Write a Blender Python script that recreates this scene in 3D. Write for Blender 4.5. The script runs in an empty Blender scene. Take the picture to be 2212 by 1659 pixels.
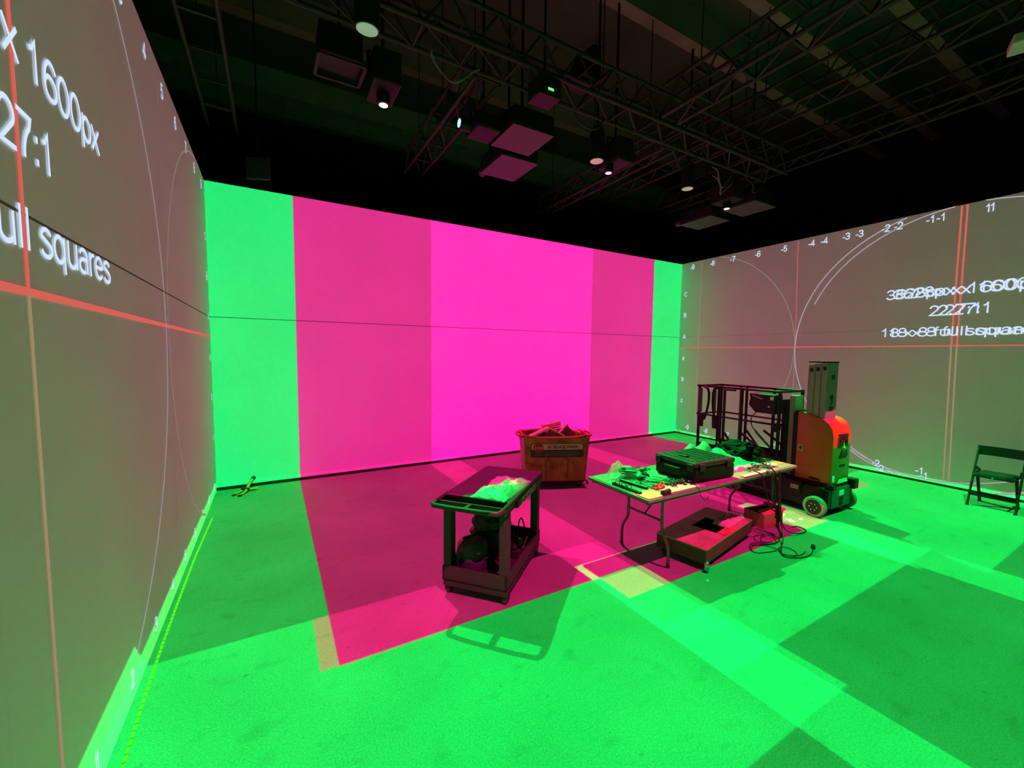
import bpy, bmesh, math, random
from mathutils import Vector, Matrix
from math import sin, cos, pi, radians, sqrt, atan2

# ------------------------------------------------------------------ scene, camera, exposure
scene = bpy.context.scene
C = scene.collection
W_, H_ = 2212, 1659
scene.view_settings.view_transform = 'Standard'
scene.view_settings.look = 'None'
scene.view_settings.gamma = 1.0
scene.view_settings.use_curve_mapping = False
scene.view_settings.exposure = 0.0
CAM_Z = 2.0
YAW, PITCH, ROLL, FPX = .5231, -.0721, .0108, 897.365
cy, sy, cp, sp = cos(YAW), sin(YAW), cos(PITCH), sin(PITCH)
fwd = Vector((sy*cp, cy*cp, sp)); rgt = Vector((cy, -sy, 0)); upv = rgt.cross(fwd)
c_, s_ = cos(ROLL), sin(ROLL)
rgt, upv = c_*rgt + s_*upv, -s_*rgt + c_*upv
cam = bpy.data.objects.new('camera', bpy.data.cameras.new('camera')); C.objects.link(cam)
cam.data.sensor_width = 36.0
cam.data.lens = FPX / W_ * 36.0
cam.data.clip_start = 0.02
cam.matrix_world = Matrix(((rgt.x, upv.x, -fwd.x, 0), (rgt.y, upv.y, -fwd.y, 0), (rgt.z, upv.z, -fwd.z, CAM_Z), (0, 0, 0, 1)))
scene.camera = cam
w = bpy.data.worlds.new('dark_hall'); scene.world = w
w.use_nodes = True
w.node_tree.nodes['Background'].inputs[0].default_value = (.010, .011, .009, 1)
w.node_tree.nodes['Background'].inputs[1].default_value = .25
scene.cycles.max_bounces = 8
scene.cycles.diffuse_bounces = 5
scene.cycles.sample_clamp_indirect = 4.0

# room, metres: left wall x = XL, back wall y = YB, right wall x = XR, projection walls ZW high
XL, XR, YB, YF, ZW = -.7425, 9.0646, 7.151, -2.9, 4.3124
YC = 2.13          # middle of the side walls

# ------------------------------------------------------------------ the room's projectors (spot lights with a projected test pattern)
FLOOR_A, WALL_A, SIDE_A = .165, .32, .74   # reflectances of floor, back wall and side walls: pattern colours below are the radiance wanted / reflectance
GREEN = tuple(c/FLOOR_A for c in (.0, .415, .046))
PINK = tuple(c/FLOOR_A for c in (.37, .004, .082))

def projector_light(name, pos, facing, rects, gain=1.0):
    """Video projector: what it throws is built from rectangles (u0, u1, v0, v1, colour), in metres on the surface it faces."""
    ld = bpy.data.lights.new(name, 'SPOT'); lo = bpy.data.objects.new(name, ld); C.objects.link(lo)
    lo.location = pos
    R = {'floor': Matrix.Identity(3),
         'back': Matrix(((1, 0, 0), (0, 0, -1), (0, 1, 0))),
         'left': Matrix(((0, 0, 1), (1, 0, 0), (0, 1, 0))),
         'right': Matrix(((0, 0, -1), (-1, 0, 0), (0, 1, 0)))}[facing]
    lo.rotation_euler = R.to_euler()
    d, u_of, v_of, su = {'floor': (pos[2], pos[0], pos[1], 1), 'back': (YB - pos[1], pos[0], pos[2], 1),
                     'left': (pos[0] - XL, pos[1], pos[2], 1), 'right': (XR - pos[0], pos[1], pos[2], -1)}[facing]
    ld.spot_size = radians(170); ld.spot_blend = 0.0; ld.shadow_soft_size = .006
    ld.energy = 4 * pi * pi * d * d * gain     # so that a pattern colour is the irradiance / pi on the surface
    ld.use_nodes = True
    nt = ld.node_tree; N = nt.nodes; L = nt.links
    em = N['Emission']
    tc = N.new('ShaderNodeTexCoord'); sx = N.new('ShaderNodeSeparateXYZ'); L.new(tc.outputs['Normal'], sx.inputs[0])
    def m(op, a, b=None):
        n = N.new('ShaderNodeMath'); n.operation = op
        for i, q in enumerate((a, b)):
            if q is None: continue
            if isinstance(q, (int, float)): n.inputs[i].default_value = q
            else: L.new(q, n.inputs[i])
        return n.outputs[0]
    az = m('ABSOLUTE', sx.outputs[2]); nz = m('MULTIPLY', sx.outputs[2], -1)
    u = m('ADD', m('MULTIPLY', m('DIVIDE', sx.outputs[0], nz), d*su), u_of)
    v = m('ADD', m('MULTIPLY', m('DIVIDE', sx.outputs[1], nz), d), v_of)
    uv = N.new('ShaderNodeCombineXYZ'); L.new(u, uv.inputs[0]); L.new(v, uv.inputs[1])
    col = None
    for (u0, u1, v0, v1, c) in rects:
        s = N.new('ShaderNodeVectorMath'); s.operation = 'SUBTRACT'; L.new(uv.outputs[0], s.inputs[0]); s.inputs[1].default_value = ((u0+u1)/2, (v0+v1)/2, 0)
        q = N.new('ShaderNodeVectorMath'); q.operation = 'DIVIDE'; L.new(s.outputs[0], q.inputs[0]); q.inputs[1].default_value = ((u1-u0)/2, (v1-v0)/2, 1)
        ab = N.new('ShaderNodeVectorMath'); ab.operation = 'ABSOLUTE'; L.new(q.outputs[0], ab.inputs[0])
        sp_ = N.new('ShaderNodeSeparateXYZ'); L.new(ab.outputs[0], sp_.inputs[0])
        mask = m('LESS_THAN', m('MAXIMUM', sp_.outputs[0], sp_.outputs[1]), 1.0)
        mx = N.new('ShaderNodeMix'); mx.data_type = 'RGBA'
        L.new(mask, mx.inputs['Factor'])
        if col is None: mx.inputs[6].default_value = (0, 0, 0, 1)
        else: L.new(col, mx.inputs[6])
        mx.inputs[7].default_value = (*c, 1)
        col = mx.outputs[2]
    L.new(col, em.inputs['Color'])
    L.new(m('POWER', az, -3.0), em.inputs['Strength'])
    return lo

FZ, FY = 4.6, 4.72
projector_light('projector_beam', (1.1, FY, FZ), 'floor', [(-.80, 3.0, 1.05, 7.2, GREEN), (.32, 3.0, 2.71, 7.2, PINK)])
projector_light('projector_beam', (4.3, FY, FZ), 'floor', [(2.418, 5.96, 1.456, 7.2, GREEN), (2.418, 5.96, 2.98, 7.2, PINK)])
projector_light('projector_beam', (7.12, FY, FZ), 'floor', [(5.29, 9.10, 1.02, 7.2, GREEN), (5.29, 8.17, 2.75, 7.2, PINK)])
projector_light('projector_beam', (1.1, -.36, FZ), 'floor', [(-.857, 2.92, -2.9, 3.31, GREEN), (.21, 2.92, 2.725, 3.31, PINK)])
projector_light('projector_beam', (4.2, 1.1, FZ), 'floor', [(2.418, 5.9, -2.9, 2.98, GREEN), (2.5, 5.9, 2.36, 2.955, PINK)])
projector_light('projector_beam', (7.2, .9, FZ), 'floor', [(5.35, 9.10, -2.9, 3.2, GREEN), (5.6, 7.0, 2.785, 3.2, PINK)])
WG = tuple(c/WALL_A for c in (.0, .80, .165)); WP = tuple(c/WALL_A for c in (.70, .002, .238))
projector_light('projector_beam', (2.0, 1.6, 4.75), 'back', [(XL, 6.13, .05, ZW, WG), (.325, 6.13, .05, ZW, WP)])
projector_light('projector_beam', (6.4, 1.6, 4.75), 'back', [(2.46, XR, .05, ZW, WG), (2.46, 8.06, .05, ZW, WP)])
WK = tuple(c/SIDE_A for c in (.010, .017, .021))
projector_light('projector_beam', (3.2, 2.13, 4.6), 'left', [(-2.9, YB, .03, ZW, WK)])
projector_light('projector_beam', (5.1, 2.13, 4.6), 'right', [(-2.9, YB, .03, ZW, WK)])

# ------------------------------------------------------------------ materials (all procedural)
MATS = {}
def mat(key, color, rough=.6, metal=0.0, spec=.3, var=.12, scale=6.0, bump=0.0, emit=None, estr=1.0):
    if key in MATS: return MATS[key]
    m = bpy.data.materials.new(key); m.use_nodes = True
    nt = m.node_tree; N = nt.nodes; L = nt.links; b = N['Principled BSDF']
    b.inputs['Roughness'].default_value = rough; b.inputs['Metallic'].default_value = metal
    b.inputs['Specular IOR Level'].default_value = spec
    tc = N.new('ShaderNodeTexCoord'); no = N.new('ShaderNodeTexNoise'); no.inputs['Scale'].default_value = scale; no.inputs['Detail'].default_value = 5
    L.new(tc.outputs['Object'], no.inputs['Vector'])
    r = N.new('ShaderNodeValToRGB'); L.new(no.outputs['Fac'], r.inputs[0])
    r.color_ramp.elements[0].position = .3; r.color_ramp.elements[1].position = .7
    r.color_ramp.elements[0].color = (*[max(0, c*(1-var)) for c in color], 1)
    r.color_ramp.elements[1].color = (*[min(1, c*(1+var)) for c in color], 1)
    L.new(r.outputs[0], b.inputs['Base Color'])
    if bump:
        bp = N.new('ShaderNodeBump'); bp.inputs['Strength'].default_value = bump; bp.inputs['Distance'].default_value = .01
        L.new(no.outputs['Fac'], bp.inputs['Height']); L.new(bp.outputs[0], b.inputs['Normal'])
    if emit:
        b.inputs['Emission Color'].default_value = (*emit, 1); b.inputs['Emission Strength'].default_value = estr
    MATS[key] = m
    return m

def emission(key, color, strength=1.0):
    if key in MATS: return MATS[key]
    m = bpy.data.materials.new(key); m.use_nodes = True
    nt = m.node_tree; nt.nodes.remove(nt.nodes['Principled BSDF'])
    e = nt.nodes.new('ShaderNodeEmission'); e.inputs[0].default_value = (*color, 1); e.inputs[1].default_value = strength
    nt.links.new(e.outputs[0], nt.nodes['Material Output'].inputs[0])
    MATS[key] = m
    return m

# ------------------------------------------------------------------ mesh helpers
class MB:
    """Collects shapes in a bmesh; build() links them as one mesh object."""
    def __init__(self): self.bm = bmesh.new()
    def box(self, lo, hi, r=0.0, seg=2, M=None):
        t = bmesh.new(); bmesh.ops.create_cube(t, size=1)
        for v in t.verts: v.co = Vector([(lo[i]+hi[i])/2 + v.co[i]*(hi[i]-lo[i]) for i in range(3)])
        if r: bmesh.ops.bevel(t, geom=t.edges[:], offset=r, segments=seg, affect='EDGES', profile=.5)
        return self._add(t, M)
    def _add(self, t, M=None):
        if M is not None: bmesh.ops.transform(t, matrix=M, verts=t.verts[:])
        me = bpy.data.meshes.new('tmp'); t.to_mesh(me); t.free()
        self.bm.from_mesh(me); bpy.data.meshes.remove(me)
        return self
    def bar(self, p, q, w, h=None, r=0.0, up=(0, 0, 1)):
        """Rectangular bar from p to q, w across and h along the up side."""
        p, q = Vector(p), Vector(q); d = q - p; ln = d.length; d.normalize(); u = Vector(up)
        if abs(d.dot(u)) > .98: u = Vector((0, 1, 0))
        s = d.cross(u).normalized(); u = s.cross(d)
        M = Matrix((( d.x, s.x, u.x, p.x), (d.y, s.y, u.y, p.y), (d.z, s.z, u.z, p.z), (0, 0, 0, 1)))
        h = h or w
        return self.box((0, -w/2, -h/2), (ln, w/2, h/2), r, 1, M)
    def cyl(self, p, q, r0, r1=None, seg=16, caps=True):
        r1 = r0 if r1 is None else r1
        p, q = Vector(p), Vector(q); d = q - p
        t = bmesh.new(); bmesh.ops.create_cone(t, cap_ends=caps, segments=seg, radius1=r0, radius2=r1, depth=d.length)
        M = Matrix.Translation((p+q)/2) @ d.to_track_quat('Z', 'Y').to_matrix().to_4x4()
        return self._add(t, M)
    def tube(self, pts, r, seg=8, smooth=0, closed=False):
        pts = [Vector(p) for p in pts]
        for _ in range(smooth):                                   # corner cutting
            n = []
            if not closed: n.append(pts[0])
            for a, b in zip(pts, pts[1:] + ([pts[0]] if closed else [])):
                n += [a*.75+b*.25, a*.25+b*.75]
            if not closed: n.append(pts[-1])
            pts = n
        bm = self.bm; rings = []; prev = None; n = len(pts)
        for i, p in enumerate(pts):
            a = pts[i-1] if (i > 0 or closed) else p; b = pts[(i+1) % n] if (i < n-1 or closed) else p
            d = (b-a)
            d = d.normalized() if d.length > 1e-9 else Vector((0, 0, 1))
            if prev is None:
                u = d.cross(Vector((0, 0, 1)))
                if u.length < .05: u = d.cross(Vector((0, 1, 0)))
            else: u = prev - d*prev.dot(d)
            u.normalize(); prev = u; v = d.cross(u)
            rr = r(i/(n-1)) if callable(r) else r
            rings.append([bm.verts.new(p + u*cos(2*pi*k/seg)*rr + v*sin(2*pi*k/seg)*rr) for k in range(seg)])
        for A, B in list(zip(rings, rings[1:])) + ([(rings[-1], rings[0])] if closed else []):
            for k in range(seg): bm.faces.new((A[k], A[(k+1) % seg], B[(k+1) % seg], B[k]))
        if not closed:
            bm.faces.new(rings[0][::-1]); bm.faces.new(rings[-1])
        return self
    def prism(self, poly, axis, a, b, r=0.0):
        """Polygon in the two axes other than `axis`, extruded from a to b."""
        t = bmesh.new()
        def P(u, v, k): return {0: (k, u, v), 1: (u, k, v), 2: (u, v, k)}[axis]
        f = t.faces.new([t.verts.new(P(u, v, a)) for u, v in poly])
        e = bmesh.ops.extrude_face_region(t, geom=[f])
        d = Vector(P(0, 0, b-a))
        bmesh.ops.translate(t, vec=d, verts=[g for g in e['geom'] if isinstance(g, bmesh.types.BMVert)])
        bmesh.ops.recalc_face_normals(t, faces=t.faces[:])
        if r:
            es = [x for x in t.edges if len(x.link_faces) == 2 and x.calc_face_angle(0) > .9]
            bmesh.ops.bevel(t, geom=es, offset=r, segments=2, affect='EDGES', profile=.5)
        return self._add(t)
    def lathe(self, prof, axis_p=(0, 0, 0), seg=24, M=None):
        t = bmesh.new(); rings = []
        for r, z in prof: rings.append([t.verts.new((max(r, 1e-4)*cos(2*pi*k/seg), max(r, 1e-4)*sin(2*pi*k/seg), z)) for k in range(seg)])
        for A, B in zip(rings, rings[1:]):
            for k in range(seg): t.faces.new((A[k], A[(k+1) % seg], B[(k+1) % seg], B[k]))
        t.faces.new(rings[0][::-1]); t.faces.new(rings[-1])
        bmesh.ops.recalc_face_normals(t, faces=t.faces[:])
        return self._add(t, (Matrix.Translation(axis_p) @ M) if M is not None else Matrix.Translation(axis_p))
    def blob(self, c, rad, sub=3, amp=.15, freq=3.0, seed=0, flat=None):
        """Lumpy closed ellipsoid; below `flat` it is cut level so that it sits on what carries it."""
        from mathutils import noise
        t = bmesh.new(); bmesh.ops.create_icosphere(t, subdivisions=sub, radius=1)
        for v in t.verts:
            k = 1 + amp*noise.noise(v.co*freq + Vector((seed*3.1, seed*1.7, seed)))
            v.co = Vector((c[0]+v.co.x*rad[0]*k, c[1]+v.co.y*rad[1]*k, c[2]+v.co.z*rad[2]*k))
            if flat is not None: v.co.z = max(v.co.z, flat)
        return self._add(t)
    def drape(self, x0, x1, y0, y1, hfun, base, n=26):
        """Heap: a height field over a rectangle, closed underneath at `base`."""
        bm = self.bm; g = []
        for i in range(n+1):
            row = []
            for j in range(n+1):
                u, v = i/n, j/n; x = x0+(x1-x0)*u; y = y0+(y1-y0)*v
                row.append(bm.verts.new((x, y, base + hfun(u, v))))
            g.append(row)
        for i in range(n):
            for j in range(n): bm.faces.new((g[i][j], g[i+1][j], g[i+1][j+1], g[i][j+1]))
        edge = [g[i][0] for i in range(n+1)] + [g[n][j] for j in range(1, n+1)] + [g[i][n] for i in range(n-1, -1, -1)] + [g[0][j] for j in range(n-1, 0, -1)]
        lo = [bm.verts.new((v.co.x, v.co.y, base)) for v in edge]
        m = len(edge)
        for k in range(m): bm.faces.new((edge[k], lo[k], lo[(k+1) % m], edge[(k+1) % m]))
        bm.faces.new(lo)
        bmesh.ops.recalc_face_normals(bm, faces=bm.faces[:])
        return self
    def quad(self, *pts):
        self.bm.faces.new([self.bm.verts.new(p) for p in pts]); return self
    def build(self, name, m, parent=None, smooth=False, loc=None, rot=None):
        me = bpy.data.meshes.new(name); self.bm.normal_update(); self.bm.to_mesh(me); self.bm.free()
        me.materials.append(m)
        if smooth:
            for p in me.polygons: p.use_smooth = True
            try: me.set_sharp_from_angle(angle=radians(38))
            except Exception: pass
        o = bpy.data.objects.new(name, me); C.objects.link(o)
        if parent is not None: o.parent = parent
        if loc is not None: o.location = loc
        if rot is not None: o.rotation_euler = rot
        return o

def tag(o, label, cat, group=None, kind=None):
    o['label'] = label; o['category'] = cat
    if group: o['group'] = group
    if kind: o['kind'] = kind
    return o
def thing(name, label, cat, loc=(0, 0, 0), rz=0.0, group=None):
    o = bpy.data.objects.new(name, None); C.objects.link(o); o.empty_display_size = .1
    o.location = loc; o.rotation_euler = (0, 0, rz)
    return tag(o, label, cat, group)
def dup(root, loc, rot, label, group=None):
    r = root.copy(); C.objects.link(r); r.location = loc; r.rotation_euler = rot; r['label'] = label
    if group: r['group'] = group
    for ch in list(root.children):
        c = ch.copy(); C.objects.link(c); c.parent = r
        for g in list(ch.children):
            d = g.copy(); C.objects.link(d); d.parent = c
    return r
def structure(o):
    o['kind'] = 'structure'; return o

def _arc(cx, cy, rx, ry, a0, a1, n=14):
    return [(cx+rx*cos(radians(a0+(a1-a0)*k/n)), cy+ry*sin(radians(a0+(a1-a0)*k/n))) for k in range(n+1)]
def _glyphs():
    """Plain sans-serif characters as strokes (capital height 1): {character: (advance, [polylines])}."""
    A = _arc; xh = .73; g = {}
    g['0'] = (.62, [A(.31, .5, .25, .5, 90, 450, 28)])
    g['1'] = (.62, [[(.12, .74), (.22, .79), (.33, 1.0), (.33, 0)]])
    g['2'] = (.62, [A(.31, .71, .24, .29, 170, -35) + [(.07, 0), (.57, 0)]])
    g['3'] = (.62, [A(.30, .74, .22, .26, 165, -80) + [(.24, .49)], [(.24, .49)] + A(.30, .25, .25, .25, 80, -165)])
    g['4'] = (.62, [[(.60, .25), (.04, .25), (.43, 1.0), (.43, 0)]])
    g['5'] = (.62, [[(.55, 1.0), (.15, 1.0), (.10, .50)] + A(.31, .32, .25, .32, 140, -155)])
    g['6'] = (.62, [A(.33, .70, .25, .30, 25, 90) + A(.36, .45, .29, .55, 95, 185) + A(.32, .30, .25, .30, 180, 540, 24)])
    g['7'] = (.62, [[(.05, 1.0), (.57, 1.0)] + A(.75, 0, .48, .86, 120, 180, 8)])
    g['8'] = (.62, [A(.31, .75, .20, .25, 90, 450, 24), A(.31, .26, .25, .26, 90, 450, 24)])
    g['9'] = (.62, [A(.31, .70, .25, .30, 0, 360, 24) + A(.27, .55, .29, .55, 5, -85) + A(.30, .30, .25, .30, -90, -155)])
    g[':'] = (.34, [[(.17, .02), (.17, .13)], [(.17, .58), (.17, .69)]]); g['.'] = (.32, [[(.16, .02), (.16, .13)]])
    g['-'] = (.40, [[(.06, .36), (.34, .36)]]); g[' '] = (.30, [])
    g['p'] = (.62, [[(.10, xh), (.10, -.27)], A(.33, xh/2, .23, xh/2, 0, 360, 24)])
    g['q'] = (.62, [[(.52, xh), (.52, -.27)], A(.29, xh/2, .23, xh/2, 0, 360, 24)])
    g['x'] = (.54, [[(.05, xh), (.49, 0)], [(.49, xh), (.05, 0)]])
    g['f'] = (.34, [A(.28, .80, .12, .20, 80, 180) + [(.16, 0)], [(.03, .70), (.31, .70)]])
    g['u'] = (.62, [[(.10, xh)] + A(.30, .24, .20, .24, 180, 330), [(.52, xh), (.52, 0)]])
    g['l'] = (.25, [[(.125, 1.0), (.125, 0)]])
    g['s'] = (.54, [A(.27, .54, .19, .19, 25, 190) + A(.27, .19, .21, .19, 60, -160)])
    g['a'] = (.60, [A(.29, .53, .20, .20, 160, 0) + [(.49, .0)], [(.49, .42)] + A(.28, .21, .21, .21, 95, 300)])
    g['r'] = (.38, [[(.10, xh), (.10, 0)], [(.10, .40)] + A(.32, .45, .22, .26, 175, 85)])
    g['e'] = (.60, [[(.07, .38), (.53, .38)] + A(.30, .37, .23, .36, 0, 320, 24)])
    g['b'] = (.62, [[(.10, 1.0), (.10, 0)], A(.33, xh/2, .23, xh/2, 0, 360, 24)])
    g['c'] = (.56, [A(.30, xh/2, .23, xh/2, 40, 320, 20)])
    g['A'] = (.74, [[(.04, 0), (.37, 1.0), (.70, 0)], [(.16, .33), (.58, .33)]])
    g['B'] = (.74, [[(.10, 0), (.10, 1.0), (.38, 1.0)] + A(.40, .76, .22, .24, 90, -90) + [(.10, .52)], [(.40, .52)] + A(.42, .26, .25, .26, 90, -90) + [(.10, 0)]])
    g['C'] = (.78, [A(.42, .5, .34, .5, 40, 320, 24)])
    g['D'] = (.78, [[(.10, 0), (.10, 1.0), (.32, 1.0)] + A(.34, .5, .37, .5, 90, -90) + [(.10, 0)]])
    g['E'] = (.70, [[(.62, 1.0), (.10, 1.0), (.10, 0), (.64, 0)], [(.10, .52), (.56, .52)]])
    g['F'] = (.66, [[(.60, 1.0), (.10, 1.0), (.10, 0)], [(.10, .52), (.52, .52)]])
    g['G'] = (.82, [A(.43, .5, .35, .5, 45, 340, 22) + [(.76, .46), (.48, .46)]])
    g['I'] = (.30, [[(.15, 0), (.15, 1.0)]]); g['J'] = (.60, [[(.48, 1.0), (.48, .28)] + A(.27, .26, .21, .26, 0, -175)])
    g['K'] = (.72, [[(.10, 0), (.10, 1.0)], [(.64, 1.0), (.10, .40)], [(.28, .60), (.68, 0)]])
    g['L'] = (.62, [[(.10, 1.0), (.10, 0), (.58, 0)]])
    g['N'] = (.78, [[(.10, 0), (.10, 1.0), (.68, 0), (.68, 1.0)]]); g['O'] = (.84, [A(.42, .5, .36, .5, 90, 450, 30)])
    g['P'] = (.72, [[(.10, 0), (.10, 1.0), (.40, 1.0)] + A(.42, .73, .24, .27, 90, -90) + [(.10, .46)]])
    g['R'] = (.76, [[(.10, 0), (.10, 1.0), (.40, 1.0)] + A(.42, .74, .24, .26, 90, -90) + [(.10, .48)], [(.42, .48), (.68, 0)]])
    g['S'] = (.72, [A(.36, .74, .26, .26, 20, 200) + A(.36, .26, .29, .26, 50, -165)])
    g['T'] = (.66, [[(.02, 1.0), (.64, 1.0)], [(.33, 1.0), (.33, 0)]])
    return g
GLYPHS = _glyphs()
def lettering(text, width, height, M, m, parent=None, name='lettering', depth=.0006, bold=.115, slant=0.0):
    """Printed or projected characters as a thin mesh, width x capital height (width None: natural), centred in the plane M (x along, y up, z out)."""
    adv = sum(GLYPHS[c][0] for c in text); k = (width/adv if width else height) ; bm = bmesh.new(); x = -adv/2
    sy_ = height - bold*height*.5
    for c in text:
        a, strokes = GLYPHS[c]
        for st in strokes:
            p = [Vector(((x+u)*k + slant*v*height, v*sy_)) for u, v in st]
            q = [p[0]]
            for w_ in p[1:]:
                if (w_-q[-1]).length > 1e-6: q.append(w_)
            closed = (q[0]-q[-1]).length < 1e-5 and len(q) > 3
            if closed: q.pop()
            n = len(q); h = bold*height/2; L, R = [], []
            for i in range(n):
                d0 = (q[i]-q[i-1]).normalized() if (i > 0 or closed) else (q[1]-q[0]).normalized()
                d1 = (q[(i+1) % n]-q[i]).normalized() if (i < n-1 or closed) else d0
                t = d0+d1
                if t.length < .2: t = d1
                t.normalize(); nn = Vector((-t.y, t.x)); s = h/max(.45, abs(nn.dot(Vector((-d1.y, d1.x)))))
                e = Vector((0, 0))
                if not closed and i == 0: e = -d1*h*.5
                if not closed and i == n-1: e = d0*h*.5
                L.append(bm.verts.new(M @ Vector((*(q[i]+e+nn*s), depth)))); R.append(bm.verts.new(M @ Vector((*(q[i]+e-nn*s), depth))))
            for i in range(n if closed else n-1):
                j = (i+1) % n; bm.faces.new((R[i], R[j], L[j], L[i]))
        x += a
    me = bpy.data.meshes.new(name); bm.to_mesh(me); bm.free(); me.materials.append(m)
    r = bpy.data.objects.new(name, me); C.objects.link(r)
    if parent is not None: r.parent = parent
    return r
def plane_M(o, x, y):
    o, x, y = Vector(o), Vector(x).normalized(), Vector(y).normalized(); z = x.cross(y)
    return Matrix(((x.x, y.x, z.x, o.x), (x.y, y.y, z.y, o.y), (x.z, y.z, z.z, o.z), (0, 0, 0, 1)))

# ------------------------------------------------------------------ the setting
def wall_material(key, axis, albedo, gap=.85):
    """Matt white projection wall: panel joint at 2.47 m, faint upright joints, slight mottling."""
    m = bpy.data.materials.new(key); m.use_nodes = True
    nt = m.node_tree; N = nt.nodes; L = nt.links; b = N['Principled BSDF']
    b.inputs['Roughness'].default_value = .85; b.inputs['Specular IOR Level'].default_value = .15
    g = N.new('ShaderNodeNewGeometry'); s = N.new('ShaderNodeSeparateXYZ'); L.new(g.outputs['Position'], s.inputs[0])
    def mm(op, a, b_):
        n = N.new('ShaderNodeMath'); n.operation = op
        for i, q in enumerate((a, b_)):
            if isinstance(q, (int, float)): n.inputs[i].default_value = q
            else: L.new(q, n.inputs[i])
        return n.outputs[0]
    joint = mm('LESS_THAN', mm('ABSOLUTE', mm('SUBTRACT', s.outputs[2], 2.471), 0), .0055)
    ups = mm('LESS_THAN', mm('ABSOLUTE', mm('SUBTRACT', mm('MODULO', mm('ADD', s.outputs[axis], 12.2), 1.22), .61), 0), .004)
    no = N.new('ShaderNodeTexNoise'); no.inputs['Scale'].default_value = 1.3; no.inputs['Detail'].default_value = 4; L.new(g.outputs['Position'], no.inputs['Vector'])
    r = N.new('ShaderNodeValToRGB'); L.new(no.outputs['Fac'], r.inputs[0])
    r.color_ramp.elements[0].position = .3; r.color_ramp.elements[1].position = .7
    r.color_ramp.elements[0].color = (albedo*.97,)*3 + (1,); r.color_ramp.elements[1].color = (albedo*1.03,)*3 + (1,)
    x1 = N.new('ShaderNodeMix'); x1.data_type = 'RGBA'; L.new(mm('MULTIPLY', ups, .035), x1.inputs['Factor']); L.new(r.outputs[0], x1.inputs[6]); x1.inputs[7].default_value = (.05, .05, .05, 1)
    x2 = N.new('ShaderNodeMix'); x2.data_type = 'RGBA'; L.new(mm('MULTIPLY', joint, gap), x2.inputs['Factor']); L.new(x1.outputs[2], x2.inputs[6]); x2.inputs[7].default_value = (.01, .01, .01, 1)
    L.new(x2.outputs[2], b.inputs['Base Color'])
    return m
def floor_material():
    m = bpy.data.materials.new('speckled_grey_floor'); m.use_nodes = True
    nt = m.node_tree; N = nt.nodes; L = nt.links; b = N['Principled BSDF']
    b.inputs['Roughness'].default_value = .8; b.inputs['Specular IOR Level'].default_value = .12
    g = N.new('ShaderNodeNewGeometry')
    def noise(scale, detail, p0, p1, lo, hi, st=None):
        n = N.new('ShaderNodeTexNoise'); n.inputs['Scale'].default_value = scale; n.inputs['Detail'].default_value = detail
        if st:
            mp = N.new('ShaderNodeMapping'); mp.inputs['Scale'].default_value = st; L.new(g.outputs['Position'], mp.inputs[0]); L.new(mp.outputs[0], n.inputs['Vector'])
        else: L.new(g.outputs['Position'], n.inputs['Vector'])
        r = N.new('ShaderNodeMapRange'); L.new(n.outputs['Fac'], r.inputs[0])
        for i, q in enumerate((p0, p1, lo, hi)): r.inputs[i+1].default_value = q
        return r.outputs[0]
    def mul(a, c):
        n = N.new('ShaderNodeMath'); n.operation = 'MULTIPLY'; L.new(a, n.inputs[0])
        if isinstance(c, float): n.inputs[1].default_value = c
        else: L.new(c, n.inputs[1])
        return n.outputs[0]
    v = mul(noise(95, 3, .3, .7, .80, 1.20), noise(1.1, 5, .35, .65, .88, 1.08))
    v = mul(v, noise(5, 4, .25, .42, .80, 1.0, (1, 1.6, 1)))
    v = mul(v, noise(19, 2, .20, .31, .62, 1.0))
    v = mul(v, FLOOR_A)
    cb = N.new('ShaderNodeCombineColor'); 
    for i in range(3): L.new(v, cb.inputs[i])
    L.new(cb.outputs[0], b.inputs['Base Color'])
    bp = N.new('ShaderNodeBump'); bp.inputs['Strength'].default_value = .25; bp.inputs['Distance'].default_value = .004; L.new(v, bp.inputs['Height']); L.new(bp.outputs[0], b.inputs['Normal'])
    return m
structure(MB().box((XL-3.5, YF-1.5, -.12), (XR+4.5, YB+5.5, 0)).build('floor', floor_material()))
wl = structure(MB().box((XL-.12, YF, .0), (XL, YB+.12, ZW)).build('wall_left', wall_material('left_wall_paint', 1, SIDE_A)))
wb = structure(MB().box((XL, YB, .0), (XR, YB+.12, ZW)).build('wall_back', wall_material('back_wall_paint', 0, WALL_A)))
wr = structure(MB().box((XR, YF, .0), (XR+.12, YB+.12, ZW)).build('wall_right', wall_material('right_wall_paint', 1, SIDE_A, .22)))
blk = mat('black_gap_paint', (.006, .006, .006), .8)
structure(MB().box((XL, YB-.014, 0), (XR, YB, .042)).build('baseboard_back', blk))
structure(MB().box((XR-.014, 2.0-4.9, 0), (XR, YB, .036)).build('baseboard_right', blk))
hall = mat('dark_hall_paint', (.012, .012, .011), .95, var=.3, scale=1)
structure(MB().box((XL-3.5, YB+5.4, 0), (XR+4.5, YB+5.5, 7.6)).build('wall_hall_back', hall))
structure(MB().box((XL-3.5, YF-1.5, 0), (XL-3.4, YB+5.5, 7.6)).build('wall_hall_left', hall))
structure(MB().box((XR+4.4, YF-1.5, 0), (XR+4.5, YB+5.5, 7.6)).build('wall_hall_right', hall))
structure(MB().box((XL-3.5, YF-1.5, 0), (XR+4.5, YF-1.4, 7.6)).build('wall_hall_front', hall))
ceil_m = mat('dark_ceiling_paint', (.060, .066, .050), .9, var=.3, scale=.5)
structure(MB().box((XL-3.5, YF-1.5, 7.5), (XR+4.5, YB+5.5, 7.6)).build('ceiling', ceil_m))
beam_m = mat('ceiling_beam_paint', (.20, .165, .135), .8, var=.2, scale=1.0)
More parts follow.
